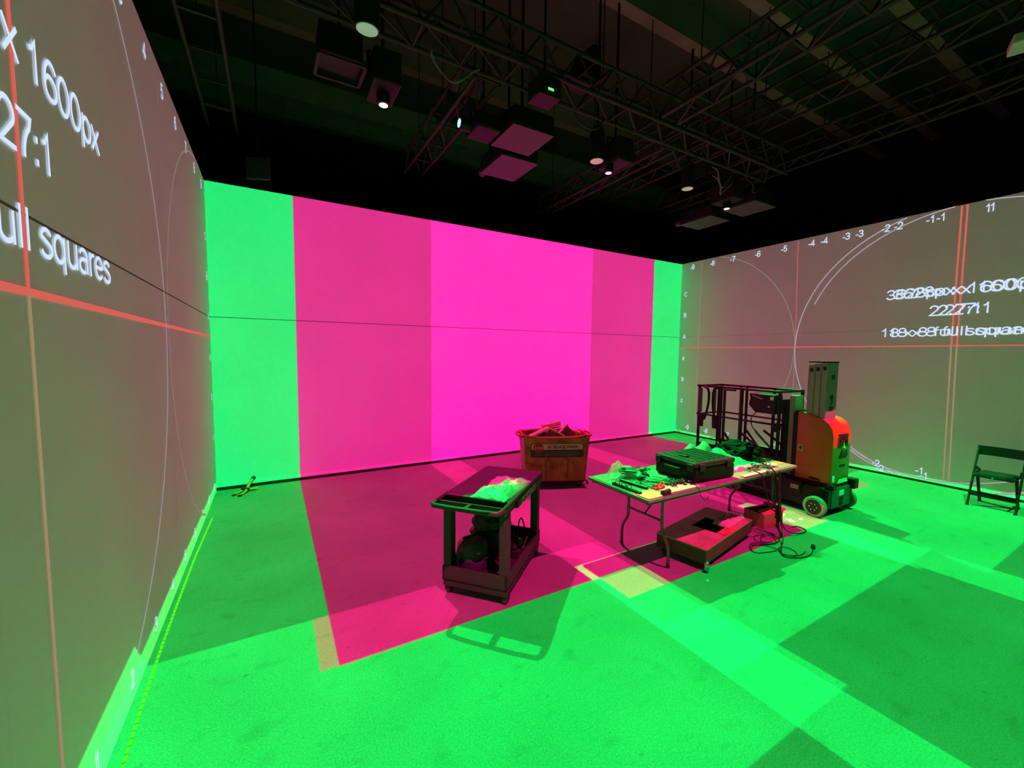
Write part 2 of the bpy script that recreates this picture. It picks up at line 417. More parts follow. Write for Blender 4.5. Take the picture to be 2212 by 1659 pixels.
for k, (y, wd, hh, is_far) in enumerate(((1.75, .2, .4, 0), (2.75, .2, .4, 0), (3.77, .2, .4, 0), (4.74, .2, .45, 0), (7.70, .2, .45, 0), (9.85, .22, .4, 1), (10.7, .22, .4, 1))):
    structure(MB().box((XL-3.4, y-wd/2, 7.5-hh-.05), (XR+4.4, y+wd/2, 7.5)).build('trim_%d' % (k+1), beam_m if not is_far else mat('far_beam_brightened', (.22, .22, .17), .8)))  # far beams: paler colour stands in for light that falls short there

# projected graphics: glowing meshes stand in for light thrown on the side walls
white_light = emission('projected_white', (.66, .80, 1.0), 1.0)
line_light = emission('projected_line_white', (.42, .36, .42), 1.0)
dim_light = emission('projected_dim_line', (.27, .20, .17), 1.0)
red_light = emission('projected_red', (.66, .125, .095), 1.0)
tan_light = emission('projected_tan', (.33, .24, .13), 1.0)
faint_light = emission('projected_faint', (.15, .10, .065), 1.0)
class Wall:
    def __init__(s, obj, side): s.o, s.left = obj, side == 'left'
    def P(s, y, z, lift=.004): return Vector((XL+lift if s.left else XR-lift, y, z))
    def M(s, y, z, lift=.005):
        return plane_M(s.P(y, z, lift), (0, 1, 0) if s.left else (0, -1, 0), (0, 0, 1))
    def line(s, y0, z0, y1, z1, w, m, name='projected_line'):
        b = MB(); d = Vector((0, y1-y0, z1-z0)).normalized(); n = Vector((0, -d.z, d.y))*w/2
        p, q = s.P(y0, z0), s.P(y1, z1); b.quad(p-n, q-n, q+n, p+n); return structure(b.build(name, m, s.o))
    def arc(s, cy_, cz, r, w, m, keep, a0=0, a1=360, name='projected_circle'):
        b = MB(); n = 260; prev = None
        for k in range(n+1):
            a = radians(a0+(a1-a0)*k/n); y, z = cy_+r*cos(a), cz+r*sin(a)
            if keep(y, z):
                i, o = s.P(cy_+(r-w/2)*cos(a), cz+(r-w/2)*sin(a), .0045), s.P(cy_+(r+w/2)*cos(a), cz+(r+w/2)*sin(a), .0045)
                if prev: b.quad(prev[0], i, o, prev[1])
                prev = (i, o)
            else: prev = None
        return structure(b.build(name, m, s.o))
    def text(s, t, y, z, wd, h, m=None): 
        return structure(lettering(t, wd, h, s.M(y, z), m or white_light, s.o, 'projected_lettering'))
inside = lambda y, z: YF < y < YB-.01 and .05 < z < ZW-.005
LW, RW = Wall(wl, 'left'), Wall(wr, 'right')
# left wall
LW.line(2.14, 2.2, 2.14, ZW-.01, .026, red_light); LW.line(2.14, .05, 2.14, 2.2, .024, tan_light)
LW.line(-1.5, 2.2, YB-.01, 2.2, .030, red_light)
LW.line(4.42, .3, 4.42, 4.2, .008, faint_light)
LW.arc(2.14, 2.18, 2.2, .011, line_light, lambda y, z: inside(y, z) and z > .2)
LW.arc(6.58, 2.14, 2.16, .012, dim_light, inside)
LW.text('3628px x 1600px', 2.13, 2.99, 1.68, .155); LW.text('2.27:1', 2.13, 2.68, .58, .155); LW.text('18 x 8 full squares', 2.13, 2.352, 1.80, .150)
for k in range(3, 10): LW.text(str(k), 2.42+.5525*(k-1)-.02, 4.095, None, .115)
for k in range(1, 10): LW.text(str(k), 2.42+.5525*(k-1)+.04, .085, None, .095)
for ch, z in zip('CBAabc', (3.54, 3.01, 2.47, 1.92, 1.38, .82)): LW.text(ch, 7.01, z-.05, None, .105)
# right wall: most glowing marks built twice, imitating two overlapping projectors
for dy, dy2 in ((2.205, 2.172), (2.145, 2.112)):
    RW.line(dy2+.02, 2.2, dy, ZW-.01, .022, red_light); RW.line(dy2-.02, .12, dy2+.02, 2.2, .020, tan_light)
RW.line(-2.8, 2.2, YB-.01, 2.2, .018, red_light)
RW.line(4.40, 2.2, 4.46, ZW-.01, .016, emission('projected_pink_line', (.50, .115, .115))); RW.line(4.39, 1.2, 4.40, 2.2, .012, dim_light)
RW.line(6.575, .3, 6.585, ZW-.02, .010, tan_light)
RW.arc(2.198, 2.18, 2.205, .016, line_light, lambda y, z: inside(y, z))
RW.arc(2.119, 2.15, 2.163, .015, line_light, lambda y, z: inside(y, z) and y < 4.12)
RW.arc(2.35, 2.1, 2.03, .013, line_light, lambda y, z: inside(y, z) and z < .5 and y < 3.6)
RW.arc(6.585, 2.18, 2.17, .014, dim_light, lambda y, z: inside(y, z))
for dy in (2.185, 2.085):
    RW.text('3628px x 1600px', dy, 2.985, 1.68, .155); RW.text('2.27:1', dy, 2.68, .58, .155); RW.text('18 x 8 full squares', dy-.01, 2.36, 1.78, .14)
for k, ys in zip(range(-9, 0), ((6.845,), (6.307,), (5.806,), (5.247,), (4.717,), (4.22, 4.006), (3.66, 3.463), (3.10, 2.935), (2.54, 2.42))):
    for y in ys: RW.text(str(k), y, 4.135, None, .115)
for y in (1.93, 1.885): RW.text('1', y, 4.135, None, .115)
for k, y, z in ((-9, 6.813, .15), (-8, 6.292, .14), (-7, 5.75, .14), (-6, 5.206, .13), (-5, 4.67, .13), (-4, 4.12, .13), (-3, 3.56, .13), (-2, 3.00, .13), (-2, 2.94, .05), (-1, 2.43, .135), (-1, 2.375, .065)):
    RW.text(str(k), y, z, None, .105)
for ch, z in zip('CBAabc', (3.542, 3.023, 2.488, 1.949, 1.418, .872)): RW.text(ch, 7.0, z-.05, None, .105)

# ------------------------------------------------------------------ shared finishes
black_plastic = mat('black_plastic', (.015, .015, .016), .5, spec=.25)
cart_plastic = mat('charcoal_cart_plastic', (.022, .022, .023), .55, spec=.25, bump=.05, scale=40)
black_metal = mat('black_powder_coat', (.012, .012, .012), .45, spec=.3)
black_fabric = mat('black_nylon', (.011, .011, .012), .85, bump=.3, scale=25)
rubber = mat('dark_rubber', (.014, .014, .014), .8)
grey_steel = mat('dull_grey_steel', (.09, .095, .09), .42, .6)
chrome = mat('bright_steel', (.5, .5, .5), .25, .9)
white_cloth = mat('white_cotton', (.42, .44, .44), .9, bump=.15, scale=12)
white_paper = mat('white_paper', (.6, .6, .58), .8)
clear_film = bpy.data.materials.new('clear_plastic_film'); clear_film.use_nodes = True
_b = clear_film.node_tree.nodes['Principled BSDF']
_b.inputs['Base Color'].default_value = (.75, .75, .75, 1); _b.inputs['Roughness'].default_value = .22; _b.inputs['Alpha'].default_value = .34
_b.inputs['Specular IOR Level'].default_value = .8

# ------------------------------------------------------------------ measuring tape and spring clamp by the left wall
b = MB(); tp = [(-.674, 5.986), (-.700, 4.9), (-.702, 4.0), (-.700, 3.5), (-.690, 2.98), (-.676, 2.55), (-.665, 2.0)]
for (x0, y0), (x1, y1) in zip(tp, tp[1:]): b.bar((x0, y0, .0018), (x1, y1, .0018), .016, .0022)
tape = tag(b.build('measuring_tape', mat('yellow_tape_steel', (.75, .50, .02), .5, var=.05)), 'yellow steel measuring tape stretched along the foot of the wall', 'tape measure')
_n = MATS['yellow_tape_steel'].node_tree; _N, _L = _n.nodes, _n.links          # dark tick every 5 cm
_g = _N.new('ShaderNodeNewGeometry'); _s = _N.new('ShaderNodeSeparateXYZ'); _L.new(_g.outputs['Position'], _s.inputs[0])
_m = _N.new('ShaderNodeMath'); _m.operation = 'FRACT'; _d = _N.new('ShaderNodeMath'); _d.operation = 'MULTIPLY'; _d.inputs[1].default_value = 20; _L.new(_s.outputs[1], _d.inputs[0]); _L.new(_d.outputs[0], _m.inputs[0])
_c = _N.new('ShaderNodeMath'); _c.operation = 'LESS_THAN'; _c.inputs[1].default_value = .16; _L.new(_m.outputs[0], _c.inputs[0])
_x = _N.new('ShaderNodeMix'); _x.data_type = 'RGBA'; _L.new(_c.outputs[0], _x.inputs['Factor']); _b0 = _N['Principled BSDF']
_L.new(_b0.inputs['Base Color'].links[0].from_socket, _x.inputs[6]); _x.inputs[7].default_value = (.06, .05, .01, 1); _L.new(_x.outputs[2], _b0.inputs['Base Color'])

clamp = thing('spring_clamp', 'orange handled spring clamp lying by the corner of the walls', 'clamp', (-.36, 6.90, 0), radians(52))
orange = mat('orange_vinyl', (.85, .20, .02), .35, spec=.6)
MB().tube([(-.18, -.05, .015), (-.10, -.045, .03), (-.02, -.02, .05), (.06, .02, .10), (.17, .05, .135)], lambda t: .014+.012*t, 10, 1).build('jaw', orange, clamp, True)
MB().tube([(-.17, .05, .013), (-.10, .05, .02), (-.02, .03, .035), (.04, -.02, .028), (.12, -.07, .014)], lambda t: .013+.008*t, 10, 1).build('jaw', orange, clamp, True)
MB().tube([(.145, .043, .130), (.20, .058, .143)], .029, 12).build('grip_cap', black_plastic, clamp, True)
MB().cyl((-.03, -.045, .045), (-.03, .055, .045), .026).build('spring', black_metal, clamp, True)
MB().box((-.215, -.07, .0), (-.165, -.03, .022), .006).build('jaw_pad', black_plastic, clamp)
MB().box((-.205, .03, .0), (-.155, .07, .02), .006).build('jaw_pad', black_plastic, clamp)

# ------------------------------------------------------------------ utility cart
cart = thing('utility_cart', 'charcoal two shelf utility cart on casters with tools on top', 'cart', (1.66, 3.20, 0), radians(40.8))
b = MB()
X0, X1, Yh, T = -.60, .59, .30, .84
b.box((X0+.26, -Yh+.02, T-.10), (X1-.02, Yh-.02, T-.015), .012)              # apron under the top
b.box((X0+.255, -Yh, T-.03), (X1, Yh, T), .010)                              # deck
b.box((X0+.125, -Yh+.02, T-.075), (X0+.27, Yh-.02, T-.066))                  # floor of the tool tray
b.box((X0+.125, -Yh+.005, T-.07), (X0+.27, -Yh+.03, T-.004)); b.box((X0+.125, Yh-.03, T-.07), (X0+.27, Yh-.005, T-.004)); b.box((X0+.118, -Yh+.02, T-.07), (X0+.134, Yh-.02, T-.006))
b.box((X0+.02, -.018, T-.035), (X0+.125, .018, T-.008), .004)                # bridge across the handle opening
b.build('top_shelf', cart_plastic, cart)
MB().tube([(X0+.30, -Yh+.012, T-.014), (X0+.05, -Yh+.012, T-.014), (X0+.012, -Yh+.045, T-.014), (X0+.012, Yh-.045, T-.014), (X0+.05, Yh-.012, T-.014), (X0+.30, Yh-.012, T-.014)], .019, 10, 1).build('handle', cart_plastic, cart, True)
MB().box((-.20, -Yh-.002, T-.10), (X1-.02, -Yh+.03, T-.03), .004).build('side_rail', cart_plastic, cart)
lettering('OF SCIENCE', .42, .055, plane_M((.10, -Yh-.004, T-.092), (1, 0, 0), (0, 0, 1)), mat('pale_tape_letters', (.75, .62, .48), .7), cart, 'lettering')
for x in (-.345, .515):
    for y in (-.245, .245):
        MB().box((x-.045, y-.036, .20), (x+.045, y+.036, T-.09), .010).build('leg', cart_plastic, cart)
b = MB()
b.box((-.40, -.285, .13), (.57, .285, .155), .006)
b.box((-.40, -.285, .13), (-.375, .285, .255), .006); b.box((.545, -.285, .13), (.57, .285, .255), .006)
b.box((-.40, -.285, .13), (.57, -.262, .255), .006); b.box((-.40, .262, .13), (.57, .285, .255), .006)
b.box((-.394, -.279, .080), (.564, .279, .131), .006)
b.build('lower_shelf', cart_plastic, cart)
for x in (-.335, .50):
    for y in (-.25, .25):
        f = MB().box((x-.03, y-.027, .03), (x-.018+.05, y-.021, .0795)).box((x-.03, y+.021, .03), (x+.032, y+.027, .0795)).box((x-.03, y-.027, .074), (x+.032, y+.027, .0795)).build('caster', black_metal, cart)
        MB().lathe([(.015, -.017), (.032, -.017), (.0365, -.010), (.0365, .010), (.032, .017), (.015, .017)], (x, y, .0365), 24, Matrix.Rotation(pi/2, 4, 'X')).build('wheel', mat('grey_caster_tyre', (.045, .04, .04), .7), f, True)
def on_cart(x, y): 
    c, s = cos(radians(40.8)), sin(radians(40.8)); return (1.66+c*x-s*y, 3.20+s*x+c*y)
# things in the tray and on the deck
RZ = radians(40.8)
def cart_tool(name, label, cat, x, y, z, rz, build):
    px, py = on_cart(x, y); t = thing(name, label, cat, (px, py, z), RZ+rz, 'hand tools in the tray of the cart'); build(t); return t
red_grip = mat('red_grip_plastic', (.35, .05, .04), .5); tool_steel = mat('tool_steel', (.35, .36, .36), .35, .6); green_grip = mat('pale_grip_plastic', (.30, .34, .30), .5)
def screwdriver(g):
    def f(t):
        MB().lathe([(.006, 0), (.013, .01), (.014, .05), (.011, .085), (.013, .10), (.008, .112)], (0, 0, .014), 12, Matrix.Rotation(pi/2, 4, 'Y')).build('handle', g, t, True)
        MB().cyl((.11, 0, .014), (.23, 0, .012), .0035, .003, 8).build('blade', tool_steel, t, True)
    return f
def pliers(t):
    for s in (1, -1):
        MB().tube([(0, .004*s, .012), (-.05, .018*s, .012), (-.10, .022*s, .012), (-.14, .018*s, .012)], .008, 8, 1).build('handle', green_grip, t, True)
        MB().tube([(-.005, -.002*s, .012), (.02, .008*s, .012), (.06, .002*s, .012)], lambda q: .008-.005*q, 8).build('jaw', tool_steel, t, True)
TZ = T-.0655
cart_tool('screwdriver', 'red handled screwdriver in the cart tray by the far end of the tray', 'screwdriver', X0+.20, .25, TZ, radians(-88), screwdriver(red_grip))
cart_tool('pliers', 'pale handled pliers lying across the middle of the cart tray', 'pliers', X0+.215, -.12, TZ, radians(-80), pliers)
cart_tool('screwdriver', 'screwdriver with pale handle at the near end of the cart tray', 'screwdriver', X0+.155, .0, TZ, radians(-95), screwdriver(green_grip))
cart_tool('screwdriver', 'steel screwdriver with black handle nearest the handle in the cart tray', 'screwdriver', X0+.16, .255, TZ, radians(-92), screwdriver(black_plastic))
px, py = on_cart(-.06, -.10)
bag = thing('parts_bag', 'clear plastic bag of folded white packets on the cart top', 'bag', (px, py, T), RZ+radians(-4))
import mathutils.noise as mn
def crumple(a, f, sd, edge=.12):
    def h(u, v):
        e = min(1, min(u, 1-u)/edge) * min(1, min(v, 1-v)/edge); e = e**.5
        n = mn.noise(Vector((u*f, v*f, sd)))*.5 + abs(mn.noise(Vector((u*f*2.1, v*f*2.1, sd+7))))*.5
        return .004 + a*e*(.55+n)
    return h
MB().drape(-.22, .02, -.13, .10, crumple(.045, 5, 2), .002, 26).build('packet', white_cloth, bag, True)
MB().drape(-.31, -.20, -.17, .13, crumple(.030, 6, 3), .002, 20).build('packet', mat('white_wrap', (.5, .53, .5), .5), bag, True)
MB().drape(.03, .20, -.10, .10, crumple(.02, 4, 9), .002, 18).build('paper_label', white_paper, bag, True)
MB().box((.07, -.03, .036), (.15, .05, .040)).build('print_patch', mat('dark_print', (.05, .09, .07), .6), bag)
MB().drape(-.26, .30, -.17, .13, crumple(.07, 4, 5, .2), .0012, 26).build('film', clear_film, bag, True)
# lower shelf: dark bags and fittings, each of its own
def low(name, label, cat, x, y, z=.1555, rz=0.0, group=None):
    px, py = on_cart(x, y); return thing(name, label, cat, (px, py, z), RZ+rz, group)
teal = mat('black_green_canvas', (.026, .044, .042), .7, bump=.2, scale=30); dusty = mat('dusty_black_canvas', (.050, .036, .040), .8, bump=.3, scale=18)
def case_round(t, r, h, lid=True):
    MB().lathe([(r*.92, 0), (r, .02), (r, h*.55), (r*.98, h*.6)], (0, 0, 0), 28).build('body', teal, t, True)
    MB().lathe([(r*1.03, h*.58), (r*1.04, h*.66), (r*1.0, h*.86), (r*.8, h*.98), (r*.3, h)], (0, 0, 0), 28).build('lid', dusty, t, True)
    MB().tube([(r*1.02, .04, h*.45), (r*1.12, .04, h*.5), (r*1.12, -.04, h*.5), (r*1.02, -.04, h*.45)], .006, 6).build('strap', black_fabric, t, True)
case_round(low('round_case', 'round dark lidded case at the near corner of the lower cart shelf', 'case', -.17, .115, rz=-pi/2), .13, .25)
t = low('equipment_bag', 'boxy dark padded bag in the middle of the lower cart shelf', 'bag', .125, .07)
MB().box((-.125, -.15, 0), (.125, .15, .21), .03, 3).build('body', teal, t, True); MB().box((-.135, -.16, .20), (.135, .16, .27), .03, 3).build('flap', dusty, t, True)
MB().tube([(-.13, -.08, .16), (-.16, -.08, .26), (-.16, .08, .26), (-.13, .08, .16)], .010, 8, 1).build('carry_handle', black_fabric, t, True)
t = low('equipment_bag', 'slumped black bag at the far end of the lower cart shelf', 'bag', .375, .07)
MB().blob((0, 0, .14), (.092, .11, .15), 4, .22, 3, 4, 0.0).build('body', black_fabric, t, True); MB().tube([(-.06, -.06, .24), (-.04, -.06, .36), (.04, .06, .37), (.06, .06, .24)], .011, 8, 2).build('carry_handle', black_fabric, t, True)
t = low('folded_jacket', 'dark crumpled cloth heaped on the bags under the cart top', 'cloth', .07, .06, .4265)
MB().blob((0, 0, .07), (.13, .15, .10), 4, .35, 3.2, 8, 0.0).build('body', dusty, t, True)
t = low('bent_stand', 'bent black stand with a grip handle standing beside the round case', 'stand', -.335, .165)
MB().lathe([(.035, 0), (.035, .012), (.012, .02), (.012, .03)], (0, 0, 0), 16).build('base', black_metal, t, True)
MB().tube([(0, 0, .02), (-.01, .01, .12), (.0, .01, .22), (.05, -.03, .285), (.10, -.06, .29)], .009, 8, 2).build('arm', black_metal, t, True)
MB().tube([(.04, -.03, .29), (.14, -.10, .30)], .024, 12).build('grip', rubber, t, True)
t = low('clamp_fitting', 'black clamp with bright tips lying by the near corner leg on the lower shelf', 'clamp', -.14, -.155)
MB().box((-.06, -.05, 0), (.06, .05, .035), .008).build('body', black_metal, t); MB().cyl((.03, -.02, .05), (-.11, -.06, .11), .011).build('screw', chrome, t, True); MB().box((-.03, -.03, .034), (.05, .03, .095), .012).build('jaw', black_metal, t)
MB().lathe([(.018, -.03), (.018, .03)], (-.12, -.03, .045), 12, Matrix.Rotation(pi/2, 4, 'X')).build('knob', chrome, t, True)
t = low('clamp_fitting', 'dark clamp with a bright lever by the long side of the lower shelf', 'clamp', .16, -.195)
MB().box((-.08, -.05, 0), (.08, .06, .09), .02).build('body', black_metal, t); MB().cyl((-.05, -.055, .10), (.08, -.05, .155), .009).build('lever', chrome, t, True); MB().lathe([(.03, 0), (.03, .04), (.015, .06)], (.03, .0, .089), 14).build('knob', grey_steel, t, True)
b = MB()
for k in range(5): b.tube([(cos(a*.4)*(.060+.004*k), sin(a*.4)*(.060+.004*k), .016+.022*k+.004*sin(a)) for a in range(16)], .010, 6, 0, True)
t = low('cable_coil', 'coil of black cable on the lower shelf behind the corner leg', 'cable', .365, -.155)
b.build('coil', rubber, t, True); MB().tube([(-.07, 0, .11), (-.02, .03, .21), (.06, .02, .27), (.10, .0, .14)], .007, 6, 2).build('loose_end', rubber, t, True)

# ------------------------------------------------------------------ rubbish bin of boards
bin_ = thing('bin_cart', 'yellow rolling bin full of boards with a striped sign', 'bin', (3.775, 5.245, 0), radians(-24))
yel = mat('scuffed_yellow_plastic', (.36, .165, .03), .55, var=.45, scale=7, spec=.35)
b = MB(); zt, zb = .77, .10
o_t = [(-.50, -.345), (.50, -.345), (.50, .345), (-.50, .345)]; o_b = [(-.45, -.30), (.45, -.30), (.45, .30), (-.45, .30)]
def shell(b, A, B, za, zc, th):
    n = 4
    for k in range(n):
        a0, a1, c0, c1 = A[k], A[(k+1) % n], B[k], B[(k+1) % n]
        i = lambda p: (p[0]-th*(1 if p[0] > 0 else -1), p[1]-th*(1 if p[1] > 0 else -1))
        b.quad((*c0, zc), (*c1, zc), (*a1, za), (*a0, za)); b.quad((*i(a0), za), (*i(a1), za), (*i(c1), zc+th), (*i(c0), zc+th)); b.quad((*a0, za), (*a1, za), (*i(a1), za), (*i(a0), za))
    b.quad(*[(*p, zc) for p in B[::-1]]); b.quad(*[(p[0]*.96, p[1]*.95, zc+th) for p in B])
shell(b, o_t, o_b, zt, zb, .015)
bmesh.ops.remove_doubles(b.bm, verts=b.bm.verts[:], dist=1e-5); bmesh.ops.bevel(b.bm, geom=[e for e in b.bm.edges if len(e.link_faces) == 2 and abs(e.verts[0].co.z-e.verts[1].co.z) > .3], offset=.03, segments=3, affect='EDGES')
b.build('tub', yel, bin_, True)
MB().tube([(-.50, -.345, zt), (.50, -.345, zt), (.50, .345, zt), (-.50, .345, zt)], .017, 8, 1, True).build('rim', mat('dull_yellow_rim', (.26, .12, .03), .6), bin_, True)
for s in (-1, 1): MB().tube([(s*.50, -.17, zt-.015), (s*.575, -.17, zt+.005), (s*.575, .17, zt+.005), (s*.50, .17, zt-.015)], .018, 8, 1).build('handle', mat('orange_rim_plastic', (.30, .08, .03), .55), bin_, True)
for x in (-.165, .165): MB().bar((x, -.3075, .135), (x*1.05, -.337, .52), .018, .012).build('rib', mat('darker_yellow_rib', (.25, .11, .03), .7), bin_)  # ribs in a darker yellow than the tub
b = MB(); b.box((-.44, -.28, .075), (.44, -.23, .10)); b.box((-.44, .23, .075), (.44, .28, .10)); b.box((-.43, -.25, .078), (-.39, .25, .097)); b.box((.39, -.25, .078), (.43, .25, .097))
b.build('base_frame', black_metal, bin_)
for x in (-.37, .37):
    for y in (-.25, .25):
        f = MB().box((x-.03, y-.025, .035), (x+.03, y-.018, .077)).box((x-.03, y+.018, .035), (x+.03, y+.025, .077)).build('caster', grey_steel, bin_)
        MB().lathe([(.015, -.014), (.036, -.014), (.0385, 0), (.036, .014), (.015, .014)], (x, y, .0385), 18, Matrix.Rotation(pi/2, 4, 'X')).build('wheel', rubber, f, True)
# sign on the sloping front
def front(x, z, out=.002):
    k = (z-zb)/(zt-zb); return Vector((x, -(.30+.045*k)-out, z))
fy = (front(0, .6)-front(0, .3)).normalized()
def rrect(w, h, r, n=6):
    pts = []
    for cx, cy_, a0 in ((w/2-r, h/2-r, 0), (-w/2+r, h/2-r, 90), (-w/2+r, -h/2+r, 180), (w/2-r, -h/2+r, 270)):
        pts += [(cx+r*cos(radians(a0+90*k/n)), cy_+r*sin(radians(a0+90*k/n))) for k in range(n+1)]
    return pts
def flat(pts, M, m, name, parent, z=0.0):
    bm = bmesh.new(); bm.faces.new([bm.verts.new(M @ Vector((u, v, z))) for u, v in pts]); me = bpy.data.meshes.new(name); bm.to_mesh(me); bm.free(); me.materials.append(m)
    o = bpy.data.objects.new(name, me); C.objects.link(o); o.parent = parent; return o
SM = plane_M(front(0, .575), (1, 0, 0), fy)
sign = MB().prism(rrect(.80, .215, .03), 2, 0, .002).build('sign_panel', mat('dark_green_sign', (.03, .075, .04), .6), bin_); sign.matrix_local = SM
flat([(u*.97, .012+max(0, v+.0)*.86) for u, v in rrect(.80, .205, .025)], SM @ Matrix.Translation((0, .0, .003)), mat('cream_sign_band', (.62, .52, .40), .7), 'sign_band', bin_)
SG = mat('sign_letters', (.03, .035, .03), .7); SR = mat('stop_red', (.33, .03, .025), .6); SW = mat('sign_white', (.50, .44, .36), .7)
lettering('SCIENCE PARK', .47, .043, SM @ Matrix.Translation((.085, .035, .004)), SG, bin_, 'lettering', .0004, bold=.20)
flat([(.082*cos(radians(22.5+45*k)), .082*sin(radians(22.5+45*k))) for k in range(8)], SM @ Matrix.Translation((-.285, .038, .0045)), SR, 'stop_octagon', bin_)
lettering('STOP', .125, .036, SM @ Matrix.Translation((-.285, .020, .005)), SW, bin_, 'lettering', .0004, bold=.19)
for v, x0, x1 in ((-.022, -.17, .32), (-.050, -.17, .34), (-.072, -.17, .33), (-.066, -.345, -.22)):
    flat([(x0, v-.004), (x1, v-.004), (x1, v+.004), (x0, v+.004)], SM @ Matrix.Translation((0, 0, .0045)), mat('sign_small_print', (.16, .17, .13), .7), 'print_line', bin_)
# boards sticking out: each its own thing
ply = mat('raw_plywood_edge', (.62, .38, .30), .75, var=.2, scale=14); mdf = mat('dark_board_face', (.09, .055, .04), .8)
def board(label, pts, th, m):
    """Board given by four corner points in the bin's frame, of thickness th."""
    M = Matrix.Translation((3.775, 5.245, 0)) @ Matrix.Rotation(radians(-24), 4, 'Z')
    p = [M @ Vector(q) for q in pts]; n = (p[1]-p[0]).cross(p[3]-p[0]).normalized()*th/2
    bm = bmesh.new(); a = [bm.verts.new(q-n) for q in p]; c = [bm.verts.new(q+n) for q in p]
    bm.faces.new(a[::-1]); bm.faces.new(c)
    for k in range(4): bm.faces.new((a[k], a[(k+1) % 4], c[(k+1) % 4], c[k]))
    bmesh.ops.recalc_face_normals(bm, faces=bm.faces[:])
    me = bpy.data.meshes.new('board'); bm.to_mesh(me); bm.free(); me.materials.append(m)
    o = bpy.data.objects.new('board', me); C.objects.link(o); return tag(o, label, 'board', 'boards thrown in the yellow bin')
board('long board sloping out of the bin from its low end at the STOP side', [(-.40, -.24, .755), (-.10, -.17, .875), (-.10, -.05, .875), (-.40, -.12, .755)], .03, ply)
board('board piece making the first dark triangle at the front of the bin', [(-.26, -.265, .60), (.08, -.265, .60), (.05, -.25, .80), (-.10, -.24, .90)], .022, mdf)
board('narrow board leaning down across the front of the dark triangle', [(-.12, -.300, .90), (.12, -.318, .785), (.12, -.282, .785), (-.12, -.264, .90)], .02, ply)
board('board piece making the second dark triangle near the sign lettering end', [(.05, -.12, .60), (.35, -.12, .60), (.29, -.08, .80), (.19, -.08, .94)], .022, mdf)
board('thin board crossing between the two dark triangles', [(.04, -.21, .80), (.19, -.15, .945), (.19, -.11, .945), (.04, -.17, .80)], .02, ply)
board('thick plank lying on top of the pile, highest in the bin', [(-.16, .02, .858), (.14, .08, .915), (.14, .20, .92), (-.16, .14, .863)], .065, ply)
board('flat board under the top plank in the bin', [(-.12, .02, .79), (.16, .04, .835), (.16, .18, .84), (-.12, .16, .80)], .028, ply)
board('board lying low at the handle end beyond the second triangle', [(.20, .02, .84), (.42, -.10, .785), (.42, .02, .785), (.20, .14, .84)], .03, ply)
board('board standing on edge along the far side of the bin', [(-.40, .27, .58), (.40, .27, .58), (.40, .25, .76), (-.40, .25, .76)], .02, mdf)
board('dark board lying level low in the bin beneath the others', [(-.42, -.24, .55), (.42, -.24, .55), (.42, .22, .55), (-.42, .22, .55)], .02, mdf)

# ------------------------------------------------------------------ folding table
TT = .752
table = thing('folding_table', 'long folding table with steel legs covered in gear', 'table', (4.01, 2.845, 0))
b = MB(); b.box((-1.225, -.40, TT-.032), (1.225, .40, TT-.004), .004, 1); b.box((-1.205, -.38, TT-.006), (1.205, .38, TT))
b.build('tabletop', mat('speckled_table_laminate', (.19, .20, .185), .55, var=.15, scale=30), table)
b = MB()
for s in (-1, 1): b.box((-1.19, s*.36-.012, TT-.062), (1.19, s*.36+.012, TT-.03))
for s in (-1, 1): b.box((s*1.18-.012, -.36, TT-.055), (s*1.18+.012, .36, TT-.03))
b.build('apron_rail', grey_steel, table)
for ex in (-.82, 1.08):
    for s in (-1, 1):
        leg = MB().tube([(ex, s*.215, TT-.04), (ex, s*.215, .37), (ex, s*.225, .31), (ex, s*.285, .22), (ex, s*.30, .16), (ex, s*.30, .015)], .0145, 10, 1).build('leg', grey_steel, table, True)
        MB().cyl((ex, s*.30, 0), (ex, s*.30, .03), .018).build('foot_cap', black_plastic, leg, True)
    MB().cyl((ex, -.215, .42), (ex, .215, .42), .012).build('cross_bar', grey_steel, table, True)
    MB().tube([(ex, -.16, TT-.05), (ex+.16*(1 if ex < 0 else -1), 0, TT-.045)], .008).tube([(ex, 0, .42), (ex+.34*(1 if ex < 0 else -1), 0, TT-.045)], .008).build('folding_brace', grey_steel, table, True)

# black hard case with its latches and print
case = thing('hard_case', 'large black hard case with latches in the middle of the table', 'case', (3.835, 2.775, TT), radians(-3))
b = MB(); b.box((-.30, -.25, .008), (.30, .25, .150), .018, 3); b.box((-.292, -.242, .150), (.292, .242, .155))
for x in (-.2, 0, .2): b.box((x-.02, -.235, 0), (x+.02, .235, .012))
b.build('lower_shell', mat('case_black', (.005, .005, .0055), .45, spec=.14), case)
b = MB(); b.box((-.305, -.255, .155), (.305, .255, .205), .018, 3)
for k in range(4): b.box((-.05+.075*k, -.20, .203), (-.02+.075*k, .20, .213), .005)
b.box((-.23, -.21, .203), (-.10, .21, .211), .004); b.box((-.19, -.05, .209), (-.14, .05, .224), .006)
b.build('lid', mat('case_lid_black', (.016, .017, .017), .4, spec=.35), case)
for y in (-.20, .20): MB().box((-.318, y-.035, .12), (-.298, y+.035, .19), .006).build('latch', black_plastic, case)
for x in (-.2, .2): MB().box((x-.04, -.268, .12), (x+.04, -.25, .19), .006).build('latch', black_plastic, case)
MB().tube([(-.305, -.09, .12), (-.335, -.09, .12), (-.335, .09, .12), (-.305, .09, .12)], .011, 8, 1).build('carry_handle', black_plastic, case, True)
MB().box((-.299, -.225, .1995), (-.292, .225, .2045)).build('lid_edge', mat('case_lid_edge', (.16, .17, .17), .3, spec=.7), case)
pr = mat('grey_print', (.06, .065, .065), .6)
